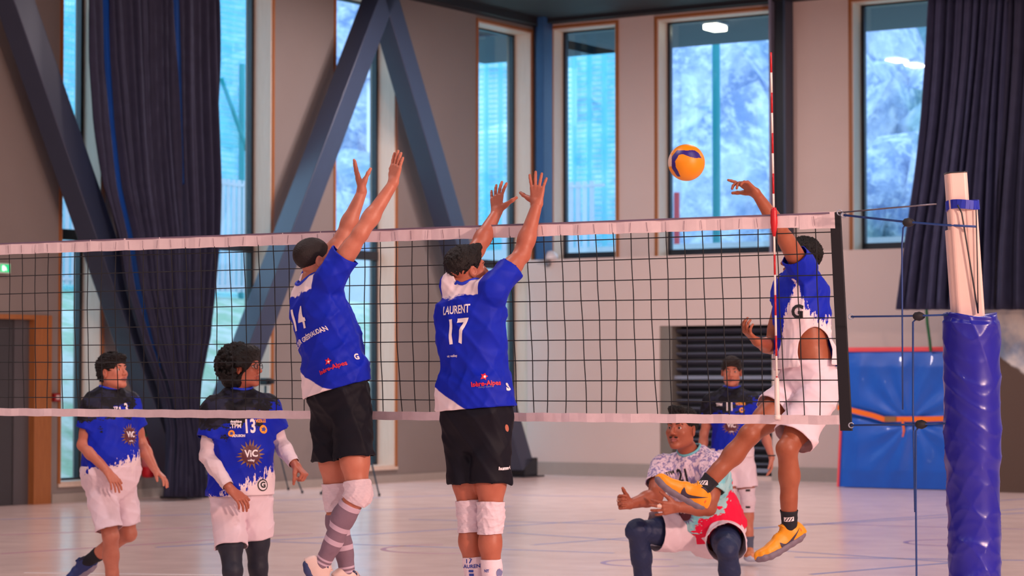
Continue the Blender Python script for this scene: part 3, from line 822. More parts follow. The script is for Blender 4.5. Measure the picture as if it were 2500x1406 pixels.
for k in range(1, int(NET_L / .1)):
    s0 = k * .1 + .02
    hs = np.linspace(.041, .94, 20)
    sway = .02 * math.sin(k * .31) * 1.0
    pts = [N(s0 + .0015 * math.sin(h * 20 + k) + .4 * sway * math.sin(h * 3.1) + .018 * (1 - h) ** 3 * math.sin(k * 1.7), h, wob(s0, h)) for h in hs]
    b.tube(pts, r_, 4, False)
nm = b.build('netting', M_CORD, net, True, fix=False); nm['kind'] = 'stuff'

# antenna
a_top, a_bot = P(1882, 128, 11.86), P(1898, 1018, 11.86)
ao = empty('net_antenna', (a_bot.x, a_bot.y, 1.40), 'red and white striped antenna rod fixed upright on the net', 'antenna')
M_ARED = mat('antenna_red', (190, 14, 30), .4); M_AWHT = mat('antenna_white', (238, 220, 214), .4)
L = (a_top - a_bot).length; nseg = int(round(L / .1))
# keep it just in front of the tape
shift = NNRM * .02
base = N(.335, 0.0); off = NNRM * .0
for k in range(nseg):
    p0 = a_top.lerp(a_bot, k / nseg); p1 = a_top.lerp(a_bot, (k + 1) / nseg)
    MB().tube([p0, p1], .0052, 8).build('red_stripe' if k % 2 == 0 else 'white_stripe', M_ARED if k % 2 == 0 else M_AWHT, ao, True)
pz = lambda y: a_top.lerp(a_bot, (y - 128) / (1018 - 128))
MB().tube([pz(508), pz(516), pz(545), pz(562), pz(578)], [.012, .016, .018, .014, .007], 10).build('red_clamp', M_ARED, ao, True)
MB().tube([pz(922), pz(926), pz(990), pz(1022)], [.008, .012, .013, .013], 10).build('white_sleeve', M_AWHT, ao, True)
MB().tube([pz(1012), pz(1024)], [.016, .016], 10).build('sleeve_cap', M_AWHT, ao, True)

# post
YP = 11.38
M_POST = mat('post_white_paint', (232, 200, 190), .4, scale=6, c2=(212, 180, 172))
pt, pm = P(2333, 424, YP), P(2356, 760, YP)
slope = (pm - pt) / (pm.z - pt.z)
pfoot = pt + slope * (0 - pt.z); pfoot.z = 0
PD = (pt - pfoot).normalized(); PXv = Vector((1, 0, 0)); PXv = (PXv - PD * PXv.dot(PD)).normalized(); PYv = PD.cross(PXv)
post = empty('net_post', pfoot, 'white steel net post rising from its padded sleeve', 'post')
def extr(prof, a, b, name, m):
    ring = lambda c: [c + PXv * x + PYv * y for x, y in prof]
    return MB().hexa(ring(a), ring(b)).build(name, m, post, bevel=.002)
def rr(hx, hy, r, cx=0, cy=0, n=4):
    out = []
    for sx, sy, a0 in ((1, 1, 0), (-1, 1, 90), (-1, -1, 180), (1, -1, 270)):
        for k in range(n + 1):
            a = math.radians(a0 + 90 * k / n); out.append((cx + sx * (hx - r) + r * math.cos(a), cy + sy * (hy - r) + r * math.sin(a)))
    return out
at = lambda y: pt + slope * (P(2340, y, YP).z - pt.z)
extr(rr(.048, .05, .02), at(780) , pt, 'inner_tube', M_POST)
extr(rr(.03, .055, .012, .052), at(800), at(512), 'outer_rail', M_POST)
extr(rr(.055, .045, .02, -.006, .01), at(800), at(560), 'outer_tube', M_POST)
MB().tube([Vector((P(2382, 1400, YP).x, YP, 0)), at(800)], .05, 12).build('ground_tube', M_POST, post, True)
extr(rr(.050, .052, .02), pt, pt + PD * .006, 'top_cap', M_FRAME)
M_STRAP = mat('strap_royal', (16, 40, 170), .45); M_CORDB = mat('cord_blue', (24, 62, 130), .5)
b = MB()
ringp = [at(502) + PXv * (.075 * math.cos(t) + .022) + PYv * (.075 * math.sin(t)) + PD * (.006 * math.sin(2 * t)) for t in np.linspace(0, 6.2832, 25)]
for p0, p1 in zip(ringp, ringp[1:]): b.beam(p0, p1, PD, .042, .006)
b.build('blue_strap', M_STRAP, post)
yy = YP - .07
MB().tube([P(2338, 500, yy), P(2348, 520, yy), P(2372, 665, yy), P(2388, 765, yy)], .004, 6).build('wire', M_FRAME, post, True)
MB().tube([P(2383, 512, yy), P(2386, 640, yy), P(2388, 765, yy)], .003, 6).build('wire', M_FRAME, post, True)
# writing down the post
# padded sleeve
def pad_mesh():
    n, mz = 110, 210; V = []; F = []
    ztop = P(2370, 768, YP).z; zb = 0.004
    for j in range(mz + 1):
        q = j / mz; z = ztop + (zb - ztop) * q
        c = P(2370, 768, YP).lerp(Vector((P(2382, 1400, YP).x + .003, YP, 0)), q); c.z = z
        for i in range(n):
            a = 2 * math.pi * i / n
            r = .122
            w = 0
            for kk, (ka, kz, ph, am, fq) in enumerate(((1, 14, .3, .006, 3), (-1, 19, 1.2, .005, 2), (2, 9, 2.2, .005, 4), (1, 31, .8, .004, 5), (-2, 24, 2.9, .003, 3))):
                s = math.sin(ka * a * 1.0 + kz * z + ph + 1.3 * math.sin(2 * a + fq * z + kk))
                w += am * (1 - abs(s)) ** 2 * (1.2 if s > 0 else .7) * (.5 + .5 * math.sin(fq * z * 1.7 + a + kk))
            # seam where two sleeves overlap, gathered top edge
            w += .010 / (1 + math.exp((q - .36) * 160)) - .004
            w += .006 * math.exp(-(q / .02) ** 2) * math.sin(a * 5)
            if q < .015: r *= .93
            V.append(c + Vector((math.cos(a) * (r + w), math.sin(a) * (r + w), 0.012 * math.sin(a * 2 + 1) * math.exp(-q / .05))))
    for j in range(mz):
        for i in range(n):
            a = j * n + i; b_ = j * n + (i + 1) % n; F.append((a, a + n, b_ + n, b_))
    V.append(P(2370, 772, YP)); k = len(V) - 1
    for i in range(n): F.append((i, (i + 1) % n, k))
    return mesh_np('post_pad', V, F)
M_PAD = vinyl('pad_vinyl', (20, 22, 158), (14, 16, 134), .3)
pad = link('post_pad', pad_mesh(), M_PAD, None, True); tag(pad, 'wrinkled royal blue vinyl pad wrapped around the net post', 'pad')
# cords between net and post, each a thing that can be unhooked
def cord(pts, r, m, label, cleat=None, name='net_cord'):
    o = empty_part('tension_cord', net); o['label'] = label
    MB().tube(pts, r, 6).build('rope', m, o, True)
    hk = pts[0]
    t = [hk + Vector((math.cos(a) * .012, 0, math.sin(a) * .012)) for a in np.linspace(0, 6.28, 12)]
    MB().tube(t, .003, 5).build('hook', M_SLAT2, o, True)
    if cleat is not None:
        MB().lathe(cleat + Vector((-.025, 0, 0)), (1, 0, 0), [(0, .008), (.008, .018), (.03, .022), (.045, .016), (.055, .008)], 12).build('cleat', M_BLK, o, True)
    return o
yn = lambda x: YR + (YP - YR) * (x - 2046) / (2333 - 2046)
Q = lambda x, y: P(x, y, yn(x) - .05)
cord([Q(2050, 519), Q(2170, 508), Q(2286, 498)], .004, mat('steel_wire', (110, 106, 116), .3, metal=.6), 'thin steel cable running from the net top to the post strap')
cord([Q(2060, 525), Q(2215, 542), Q(2300, 549), Q(2382, 553)], .006, M_CORDB, 'blue cord with black cleat at the top of the net', Q(2217, 543))
cord([Q(2078, 773), Q(2240, 771), Q(2325, 768)], .005, M_CORDB, 'blue cord with cleat at the middle of the net', Q(2242, 772))
cord([Q(2078, 1038), Q(2246, 1036), Q(2322, 1033)], .005, M_CORDB, 'blue cord with cleat at the bottom of the net', Q(2248, 1036))
o = MB().tube([Q(2214, 545), Q(2205, 556), Q(2202, 600), Q(2203, 800), Q(2204, 1000)], .004, 6).build('loose_cord', M_CORDB, net, True)
o = MB().tube([Q(2240, 776), Q(2229, 786), Q(2229, 1000), Q(2233, 1200), Q(2234, 1250)], .0045, 6).build('loose_cord', M_CORDB, net, True)
o = MB().tube([Q(2244, 1040), Q(2236, 1052), Q(2236, 1230), Q(2238, 1440), Q(2238, 1560)], .0045, 6).build('loose_cord', M_CORDB, net, True)

# ================================================================== BALL
def ball():
    c = P(1676, 397, 14.0); r = .105
    o = empty('volleyball', c, 'yellow and dark blue volleyball in the air above the net', 'ball')
    n, k = 220, 130
    th = np.linspace(0, np.pi, k + 1); ph = np.linspace(0, 2 * np.pi, n, endpoint=False)
    TH, PH = np.meshgrid(th, ph, indexing='ij')
    X, Y, Z = np.sin(TH) * np.cos(PH), np.sin(TH) * np.sin(PH), np.cos(TH)     # the camera looks along +Y: front is -Y
    def cls(x, y, z):
        # blue swirl: a band dipping to the right that bends down along the left rim
        f = np.full(x.shape, 0)
        zt = np.interp(x, [-.6, -.54, 0, .25, .42, .64, .77, .9], [.5, .62, .59, .62, .60, .44, .2, .05])
        zb_ = np.interp(x, [-.6, -.46, -.23, .13, .38, .74, .9], [.3, .36, .38, .22, .17, .19, .1])
        band = (z < zt) & (z > zb_) & (x > -.6) & (y < .2)
        xo = np.interp(z, [-.8, -.72, -.36, 0, .3, .62], [-.5, -.58, -.82, -.87, -.82, -.56]); xi = np.interp(z, [-.8, -.67, -.28, 0, .36, .5], [-.36, -.43, -.64, -.67, -.46, -.46])
        arc = (x > xo) & (x < xi) & (z < .6) & (z > -.8) & (y < .2)
        f[band | arc] = 1
        f[(x < -.84) & (z > -.25) & (z < .42) & (y < .3)] = 2
        # the far half repeats the swirl turned round
        far = y > .4
        bb = far & (np.abs(x - .3 * np.sin(3 * z)) < .2)
        f[bb] = 1
        return f
    xc = lambda A: (A[:-1, :] + A[1:, :] + np.roll(A, -1, 1)[:-1, :] + np.roll(A, -1, 1)[1:, :]) / 4
    C = cls(xc(X), xc(Y), xc(Z))
    cn = np.zeros_like(X)
    V = np.stack([X, Y, Z], -1).reshape(-1, 3) * r + np.array(c)
    I = np.arange(k * n).reshape(k, n); J = np.roll(I, -1, 1)
    quads = np.stack([I, I + n, J + n, J], -1).reshape(-1, 4)
    for code, nm_, m in ((0, 'yellow_panels', M_BY), (1, 'blue_panels', M_BB), (2, 'pale_panel', M_BP)):
        q = quads[C.reshape(-1) == code]
        if not len(q): continue
        ids, inv = np.unique(q, return_inverse=True)
        link(nm_, mesh_np(nm_, V[ids], inv.reshape(-1, 4)), m, o, True)
    return o
M_BY = mat('ball_yellow', (246, 150, 4), .42, bump=.06, bscale=900, scale=3); M_BB = mat('ball_blue', (20, 16, 120), .42, c2=(60, 30, 130), scale=30, bump=.06, bscale=900); M_BP = mat('ball_pale', (236, 200, 180), .45)
ball()

# ================================================================== PEOPLE: signed-distance bodies meshed with surface nets
def A(v): return np.array(v, dtype=np.float64)
def unit(v): v = A(v); return v / np.linalg.norm(v)
def lerp(a, b, t): return A(a) + (A(b) - A(a)) * t
class Cone:
    def __init__(s, a, b, r1, r2, flat=None):
        s.a, s.b, s.r1, s.r2, s.flat = A(a), A(b), r1, r2, flat
        r = max(r1, r2); s.lo = np.minimum(s.a, s.b) - r; s.hi = np.maximum(s.a, s.b) + r
    def f(s, X, Y, Z):
        d = s.b - s.a; L2 = max(d @ d, 1e-9)
        px, py, pz = X - s.a[0], Y - s.a[1], Z - s.a[2]
        t = np.clip((px * d[0] + py * d[1] + pz * d[2]) / L2, 0, 1)
        px = px - t * d[0]; py = py - t * d[1]; pz = pz - t * d[2]
        if s.flat is not None:
            n, sc = s.flat; c = (px * n[0] + py * n[1] + pz * n[2]) * (sc - 1)
            px = px + c * n[0]; py = py + c * n[1]; pz = pz + c * n[2]
        return np.sqrt(px * px + py * py + pz * pz) - (s.r1 + (s.r2 - s.r1) * t)
class Ell:
    def __init__(s, c, ax, r):
        s.c, s.ax, s.r = A(c), [A(q) for q in ax], A(r)
        e = np.sqrt(sum((s.ax[i] * s.r[i]) ** 2 for i in range(3))); s.lo, s.hi = s.c - e, s.c + e
    def f(s, X, Y, Z):
        px, py, pz = X - s.c[0], Y - s.c[1], Z - s.c[2]; k0 = 0; k1 = 0
        for i in range(3):
            q = (px * s.ax[i][0] + py * s.ax[i][1] + pz * s.ax[i][2]) / s.r[i]
            k0 = k0 + q * q; k1 = k1 + (q / s.r[i]) ** 2
        k0 = np.sqrt(k0); k1 = np.sqrt(k1) + 1e-9
        return k0 * (k0 - 1) / k1
class Seg:
    """elliptic tube between two sections (centre, lateral, front, a, b)"""
    def __init__(s, s0, s1, off=0.0):
        s.s0, s.s1, s.off = s0, s1, off
        r = max(s0[3], s1[3], s0[4], s1[4]) + off
        s.lo = np.minimum(s0[0], s1[0]) - r; s.hi = np.maximum(s0[0], s1[0]) + r
    def f(s, X, Y, Z):
        c0, c1 = s.s0[0], s.s1[0]; d = c1 - c0; L2 = max(d @ d, 1e-9); L = math.sqrt(L2)
        px, py, pz = X - c0[0], Y - c0[1], Z - c0[2]
        tt = (px * d[0] + py * d[1] + pz * d[2]) / L2; t = np.clip(tt, 0, 1)
        lat = unit(s.s0[1] + s.s1[1]); fr = unit(s.s0[2] + s.s1[2])
        qx, qy, qz = px - t * d[0], py - t * d[1], pz - t * d[2]
        x = qx * lat[0] + qy * lat[1] + qz * lat[2]; y = qx * fr[0] + qy * fr[1] + qz * fr[2]
        z = (tt - t) * L
        a = s.s0[3] + (s.s1[3] - s.s0[3]) * t + s.off; b = s.s0[4] + (s.s1[4] - s.s0[4]) * t + s.off
        m = np.minimum(a, b)
        k = (np.abs(x / a) ** 2.3 + np.abs(y / b) ** 2.3 + np.abs(z / m) ** 2.3) ** (1 / 2.3)
        return (k - 1) * m
class Cut:
    """a primitive with half spaces cut away: keep (p - c).n <= 0"""
    def __init__(s, prim, planes):
        s.p, s.pl = prim, [(A(c), unit(n)) for c, n in planes]; s.lo, s.hi = prim.lo, prim.hi
    def f(s, X, Y, Z):
        d = s.p.f(X, Y, Z)
        for c, n in s.pl:
            d = np.maximum(d, (X - c[0]) * n[0] + (Y - c[1]) * n[1] + (Z - c[2]) * n[2])
        return d
class Field:
    def __init__(s, lo, hi, h):
        s.h = h; s.o = A(lo); n = np.ceil((A(hi) - s.o) / h).astype(int) + 2
        s.F = np.full(n, .3, np.float32); s.ax = [(s.o[i] + h * np.arange(n[i])).astype(np.float32) for i in range(3)]
    def grid(s, lo, hi, pad):
        sl = []; g = []
        for i in range(3):
            a = int(np.clip((lo[i] - pad - s.o[i]) / s.h, 0, s.F.shape[i])); b = int(np.clip((hi[i] + pad - s.o[i]) / s.h + 1, 0, s.F.shape[i]))
            sl.append(slice(a, b)); sh = [1, 1, 1]; sh[i] = -1; g.append(s.ax[i][a:b].reshape(sh))
        return tuple(sl), g
    def add(s, prim, k=.02):
        sl, g = s.grid(prim.lo, prim.hi, k + 3 * s.h)
        if any(q.start >= q.stop for q in sl): return s
        d = prim.f(*g).astype(np.float32); o = s.F[sl]
        if k > 0:
            h = np.clip(.5 + .5 * (d - o) / k, 0, 1); s.F[sl] = d * (1 - h) + o * h - k * h * (1 - h)
        else: s.F[sl] = np.minimum(o, d)
        return s
    def sub(s, prim, k=.01):
        sl, g = s.grid(prim.lo, prim.hi, k + 3 * s.h)
        if any(q.start >= q.stop for q in sl): return s
        d = -prim.f(*g).astype(np.float32); o = s.F[sl]
        h = np.clip(.5 - .5 * (d - o) / k, 0, 1); s.F[sl] = d * (1 - h) + o * h + k * h * (1 - h)
        return s
    def plane(s, c, n):                # keep (p - c).n <= 0
        c, n = A(c), unit(n); _, g = s.grid(s.o, s.o + 1e3, 0)
        s.F = np.maximum(s.F, ((g[0] - c[0]) * n[0] + (g[1] - c[1]) * n[1] + (g[2] - c[2]) * n[2]).astype(np.float32)); return s
    def disp(s, fn, band=.035):
        m = np.abs(s.F) < band; i = np.nonzero(m)
        p = np.stack([s.ax[k][i[k]] for k in range(3)], -1).astype(np.float64)
        s.F[m] -= fn(p).astype(np.float32); return s
    def mesh(s):
        F = s.F; S = F < 0
        n = F.shape
        C = S[:-1, :-1, :-1].astype(np.int8)
        cnt = np.zeros(tuple(k - 1 for k in n), np.int8)
        off = [(i, j, k) for i in (0, 1) for j in (0, 1) for k in (0, 1)]
        for i, j, k in off: cnt += S[i:n[0] - 1 + i, j:n[1] - 1 + j, k:n[2] - 1 + k]
        act = np.nonzero((cnt > 0) & (cnt < 8)); a = np.stack(act, -1)
        vals = {o_: F[act[0] + o_[0], act[1] + o_[1], act[2] + o_[2]] for o_ in off}
        acc = np.zeros((len(a), 3)); num = np.zeros(len(a))
        for p in off:
            for ax in range(3):
                if p[ax]: continue
                q = list(p); q[ax] = 1; q = tuple(q)
                f0, f1 = vals[p], vals[q]; m = (f0 < 0) != (f1 < 0)
                t = f0[m] / (f0[m] - f1[m]); pos = np.tile(A(p), (m.sum(), 1)); pos[:, ax] += t
                acc[m] += pos; num[m] += 1
        V = (a + acc / num[:, None]) * s.h + s.o
        idx = np.full(cnt.shape, -1, np.int32); idx[act] = np.arange(len(a))
        Q = []
        for ax in range(3):
            b, c = (ax + 1) % 3, (ax + 2) % 3
            s0 = [slice(None)] * 3; s1 = [slice(None)] * 3; s0[ax] = slice(0, -1); s1[ax] = slice(1, None)
            d = S[tuple(s0)] != S[tuple(s1)]; e = np.stack(np.nonzero(d), -1)
            e = e[(e[:, b] > 0) & (e[:, c] > 0) & (e[:, b] < n[b] - 1) & (e[:, c] < n[c] - 1)]
            if not len(e): continue
            ins = S[e[:, 0], e[:, 1], e[:, 2]]
            def g(db, dc):
                k = e.copy(); k[:, b] += db; k[:, c] += dc; return idx[k[:, 0], k[:, 1], k[:, 2]]
            q = np.stack([g(-1, -1), g(0, -1), g(0, 0), g(-1, 0)], -1)
            q[~ins] = q[~ins][:, ::-1]
            Q.append(q)
        return V, np.concatenate(Q)
def smooth_rim(V, Q, it=10):
    """even out the open edges of a cloth mesh"""
    E = np.concatenate([Q[:, [0, 1]], Q[:, [1, 2]], Q[:, [2, 3]], Q[:, [3, 0]]]); E = np.sort(E, 1)
    u, c = np.unique(E, axis=0, return_counts=True); b = u[c == 1]; b = b[b[:, 0] != b[:, 1]]
    V = V.copy(); n = len(V); deg = np.bincount(b.ravel(), minlength=n); rim = np.nonzero(deg > 0)[0]
    for _ in range(it):
        acc = np.zeros((n, 3)); np.add.at(acc, b[:, 0], V[b[:, 1]]); np.add.at(acc, b[:, 1], V[b[:, 0]])
        V[rim] = .4 * V[rim] + .6 * acc[rim] / deg[rim][:, None]
    return V, Q
def drop_caps(V, Q, caps, h):
    """remove the flat faces left by a cut so that sleeves, hems and collars are open"""
    c = V[Q].mean(1); nrm = np.cross(V[Q[:, 2]] - V[Q[:, 0]], V[Q[:, 3]] - V[Q[:, 1]]); nrm /= np.linalg.norm(nrm, axis=1)[:, None] + 1e-12
    keep = np.ones(len(Q), bool)
    for p, n, rad in caps:
        p, n = A(p), unit(n); d = (c - p) @ n
        keep &= ~((np.abs(d) < 1.2 * h) & (nrm @ n > .75) & (np.linalg.norm(c - p, axis=1) < rad))
    Q = Q[keep]; ids, inv = np.unique(Q, return_inverse=True)
    return smooth_rim(V[ids], inv.reshape(-1, 4))
def wrinkles(seed, amp, freq, aniso=(1, 1, 1), n=5):
    rs = np.random.default_rng(seed); D = rs.normal(0, 1, (n, 3)); D /= np.linalg.norm(D, axis=1)[:, None]; E = rs.normal(0, 1, (n, 3)); ph = rs.uniform(0, 6.28, (n, 2)); D = D * A(aniso)
    def fn(p):
        w = 0
        for k in range(n):
            s = np.sin(freq * (1 + .35 * k) * (p @ D[k]) + ph[k, 0] + 1.6 * np.sin(freq * .35 * (p @ E[k]) + ph[k, 1]))
            w = w + amp / (1 + .4 * k) * ((1 - np.abs(s)) ** 2 - .3)
        return w
    return fn

# ------------------------------------------------------------------ body parts
def frame_head(face, up=(0, 0, 1), roll=0.0):
    f = unit(face); r = unit(np.cross(f, A(up))); u = np.cross(r, f)
    return r, f, u
def torso_secs(B, W=1.0, D=1.0, belly=0.0, t0=-.12):
    pel, nk = B['pel'], B['neck']; ax = nk - pel; up = unit(ax); out = []
    for t, a, b in ((-.14, .145, .10), (0, .166, .116), (.2, .155, .110), (.42, .146, .106), (.65, .160, .118), (.84, .160, .104), (.96, .105, .078)):
        k = np.clip((t - .1) / .7, 0, 1); lat = unit(B['rh'] * (1 - k) + B['rs'] * k); lat = unit(lat - up * (lat @ up)); fr = np.cross(up, lat)
        c = pel + ax * t + B.get('bow', np.zeros(3)) * math.sin(math.pi * np.clip(t, 0, 1))
        c = c + fr * belly * .5 * math.exp(-((t - .25) / .22) ** 2)
        out.append((c, lat, fr, a * W + belly * .3 * math.exp(-((t - .25) / .25) ** 2), b * D + belly * math.exp(-((t - .25) / .25) ** 2)))
    return out
def arm_prims(sh, el, wr, g=1.0):
    return [(Cone(sh, sh, .060 * g, .060 * g), .03), (Cone(sh, el, .055 * g, .041 * g), .03), (Cone(lerp(sh, el, .3), lerp(sh, el, .7), .050 * g, .047 * g), .02),
            (Cone(el, lerp(el, wr, .35), .041 * g, .044 * g), .02), (Cone(lerp(el, wr, .3), wr, .043 * g, .027 * g), .02)]
def leg_prims(hip, kn, an, fwd, g=1.0):
    back = -A(fwd)
    return [(Cone(hip, kn, .090 * g, .057 * g), .03), (Cone(lerp(hip, kn, .1), lerp(hip, kn, .65), .092 * g, .076 * g), .03), (Cone(kn + fwd * .012, kn + fwd * .012, .053 * g, .053 * g), .02),
            (Cone(kn, lerp(kn, an, .33) + back * .014, .052 * g, .058 * g), .02), (Cone(lerp(kn, an, .3) + back * .014, lerp(kn, an, .7), .056 * g, .041 * g), .02), (Cone(lerp(kn, an, .6), an, .044 * g, .036 * g), .02)]
def hand_prims(wr, d, n, side, curl, spread=.16, thumb=(.75, .55, .15), fcurl=None, g=1.0, tcurl=.25, fd=None):
    """side: +1 right hand, -1 left hand; curl: radians per joint; returns finger and palm primitives"""
    d = unit(d); n = unit(A(n) - d * (A(n) @ d)); t = np.cross(d, n) * side; out = []
    offs = (.031, .011, -.010, -.030); lens = (.073, .081, .075, .058); rad = (.0088, .009, .0086, .0078); bl = (.090, .094, .089, .081)
    kn = []
    for i in range(4):
        b = wr + d * bl[i] * g + t * offs[i] * g; kn.append(b)
        out.append((Cone(wr + d * .006 + t * offs[i] * .45 * g, b, .0165 * g, .0118 * g, (n, 1.12)), .012))
        c = (fcurl[i] if fcurl is not None else curl); ang = .25 * c
        dirl = unit(d + t * spread * (1.5 - i) / 1.5)
        p = b
        for j, fr in enumerate((.46, .30, .24)):
            ang += c * (1, 1.1, .8)[j]
            dj = dirl * math.cos(ang) + n * math.sin(ang); q = p + dj * lens[i] * fr * g
            r0 = rad[i] * (1, .93, .86)[j] * g; out.append((Cone(p, q, r0 * 1.04, r0 * .93), .004)); p = q
    b = wr + d * .022 * g + t * .022 * g + n * .006; td = unit(d * thumb[0] + t * thumb[1] + n * thumb[2]); p = b; r0 = .0135
    out.append((Cone(wr + d * .012, b + td * .03 * g, .017 * g, .0145 * g), .014))
    for j, L in enumerate((.044, .034, .026)):
        q = p + td * L * g; out.append((Cone(p, q, r0 * g, r0 * .88 * g), .008)); p = q; r0 *= .84
        td = unit(td + (n * .4 - t * .35) * tcurl)
    fd = d if fd is None else unit(fd)
    out.append((Cone(wr - fd * .06, wr + d * .004, .0300 * g, .0255 * g, (n, 1.08)), .02))
    return out
def head_prims(c, fr, g=1.0, jaw=1.0):
    r, f, u = fr; L = lambda x, y, z: c + (r * x + f * y + u * z) * g; ax = (r, f, u); E = lambda p, rr_: Ell(L(*p), ax, A(rr_) * g)
    add = [(E((0, -.014, .036), (.076, .096, .084)), 0), (E((0, .026, -.028), (.062 * jaw, .064, .084)), .03), (E((0, .0, -.05), (.056 * jaw, .06, .055)), .03),
           (Cone(L(.042 * jaw, -.002, -.062), L(.012, .062, -.098), .024 * g, .02 * g), .02), (Cone(L(-.042 * jaw, -.002, -.062), L(-.012, .062, -.098), .024 * g, .02 * g), .02),
           (E((0, .072, -.100), (.022, .016, .016)), .015), (E((.040, .060, -.026), (.022, .022, .02)), .02), (E((-.040, .060, -.026), (.022, .022, .02)), .02),
           (Cone(L(-.034, .078, .024), L(.034, .078, .024), .011 * g, .011 * g), .016),
           (Cone(L(0, .086, .014), L(0, .107, -.030), .0075 * g, .0125 * g), .012), (E((.012, .096, -.036), (.009, .011, .008)), .006), (E((-.012, .096, -.036), (.009, .011, .008)), .006),
           (Cone(L(-.020, .079, -.064), L(.020, .079, -.064), .008 * g, .008 * g), .008), (Cone(L(0, .086, -.060), L(0, .086, -.072), .010 * g, .010 * g), .01)]
    for s in (-1, 1): add += [(E((s * .032, .0725, .0075), (.0155, .0145, .0085)), .004), (E((s * .032, .0715, -.0095), (.0150, .0140, .0065)), .004)]
    sub = [(E((.032, .098, .001), (.017, .020, .011)), .012), (E((-.032, .098, .001), (.017, .020, .011)), .012)]
    for s in (-1, 1):
        add.append((Ell(L(s * .077, -.006, -.008), (unit(r + s * f * .35 * -1), unit(f + s * r * .35), u), A((.009, .020, .032)) * g), .006))
        sub.append((Ell(L(s * .086, -.002, -.004), ax, A((.007, .010, .016)) * g), .006))
    return add, sub
def eye_lid(c, fr, g):
    pass

def fill(prims, h, pad=.03, subs=(), lo=None, hi=None):
    lo_ = np.min([p.lo for p, _ in prims], 0) - pad if lo is None else lo; hi_ = np.max([p.hi for p, _ in prims], 0) + pad if hi is None else hi
    F = Field(lo_, hi_, h)
    for p, k in prims: F.add(p, k)
    for p, k in subs: F.sub(p, k)
    return F
def small(name, prims, h, m, parent, k=None, pad=.012, subs=()):
    V, Q = fill(prims, h, pad, subs).mesh(); return link(name, mesh_np(name, V, Q), m, parent, True)

def skin_mat(name, c):
    t = NT(name); co = t.coord(); t.b.inputs['Roughness'].default_value = .48
    a = lin(c); b = tuple(v * k for v, k in zip(a[:3], (.86, .74, .70))) + (1,)
    t.base(t.mix(t.step(t.noise(co, 14, 4), .5, .3), a, b)); t.bump(t.noise(co, 160, 3), .06)
    t.b.inputs['Subsurface Weight'].default_value = 0.0
    return t.m
def hair_mat(name, c):
    t = NT(name); co = t.coord(); t.b.inputs['Roughness'].default_value = .5
    t.b.inputs['Specular IOR Level'].default_value = .3
    a = lin(c); t.base(t.mix(t.noise(t.scale(co, (90, 90, 22)), 3, 3), a, tuple(v * .4 for v in a[:3]) + (1,))); t.bump(t.noise(t.scale(co, (200, 200, 40)), 2, 3), .5); return t.m
M_EYE = mat('eye_white', (190, 172, 168), .2); M_IRIS = mat('iris_dark', (38, 24, 18), .15); M_LIP = mat('lip', (150, 78, 74), .45); M_BROW = mat('brow_dark', (34, 24, 22), .7)

def make_head(B, o, h, parts):
    c, fr, g = B['head'], B['hf'], B.get('hg', 1.0); r, f, u = fr
    add, sub = head_prims(c, fr, g, B.get('jaw', 1.0))
    nb = B['neck']; add.append((Cone(c - u * .062 * g - f * .022 * g, nb + A((0, 0, .0)), .050 * g, .058 * g), .03))
    F = Field(np.min([p.lo for p, _ in add], 0) - .02, np.max([p.hi for p, _ in add], 0) + .02, h)
    for p, k in add: F.add(p, k)
    for p, k in sub: F.sub(p, k)
    parts.append(F.mesh())
    L = lambda x, y, z: c + (r * x + f * y + u * z) * g
    if B.get('face', True):
        for s in (-1, 1):
            e = Vector(L(s * .032, .0715, .000)); fv = Vector(f)
            eo = MB(); small('eye', [(Ell(e, fr, A((.0125, .0128, .0115)) * g), 0)], .003 * g, M_EYE, o)
            bb = MB().lathe(e + fv * .0112 * g, fv, [(0, .0062 * g), (.0016, .0055 * g), (.0022, .001)], 12).build('iris', M_IRIS, o, True)
            small('eyebrow', [(Cone(L(s * .016, .090, .022), L(s * .034, .087, .027), .0042 * g, .0042 * g), 0), (Cone(L(s * .034, .087, .027), L(s * .050, .074, .021), .004 * g, .0025 * g), .004)], .0025 * g, M_BROW, o)
        op = B.get('mouth', 0)
        small('lips', [(Cone(L(-.022, .0855, -.0645), L(0, .0955, -.0625), .0036 * g, .0058 * g), .003), (Cone(L(.022, .0855, -.0645), L(0, .0955, -.0625), .0036 * g, .0058 * g), .003), (Cone(L(-.018, .0855, -.073 - op), L(0, .0940, -.0755 - op), .0038 * g, .0062 * g), .003), (Cone(L(.018, .0855, -.073 - op), L(0, .0940, -.0755 - op), .0038 * g, .0062 * g), .003)], .0022 * g, M_LIP, o)
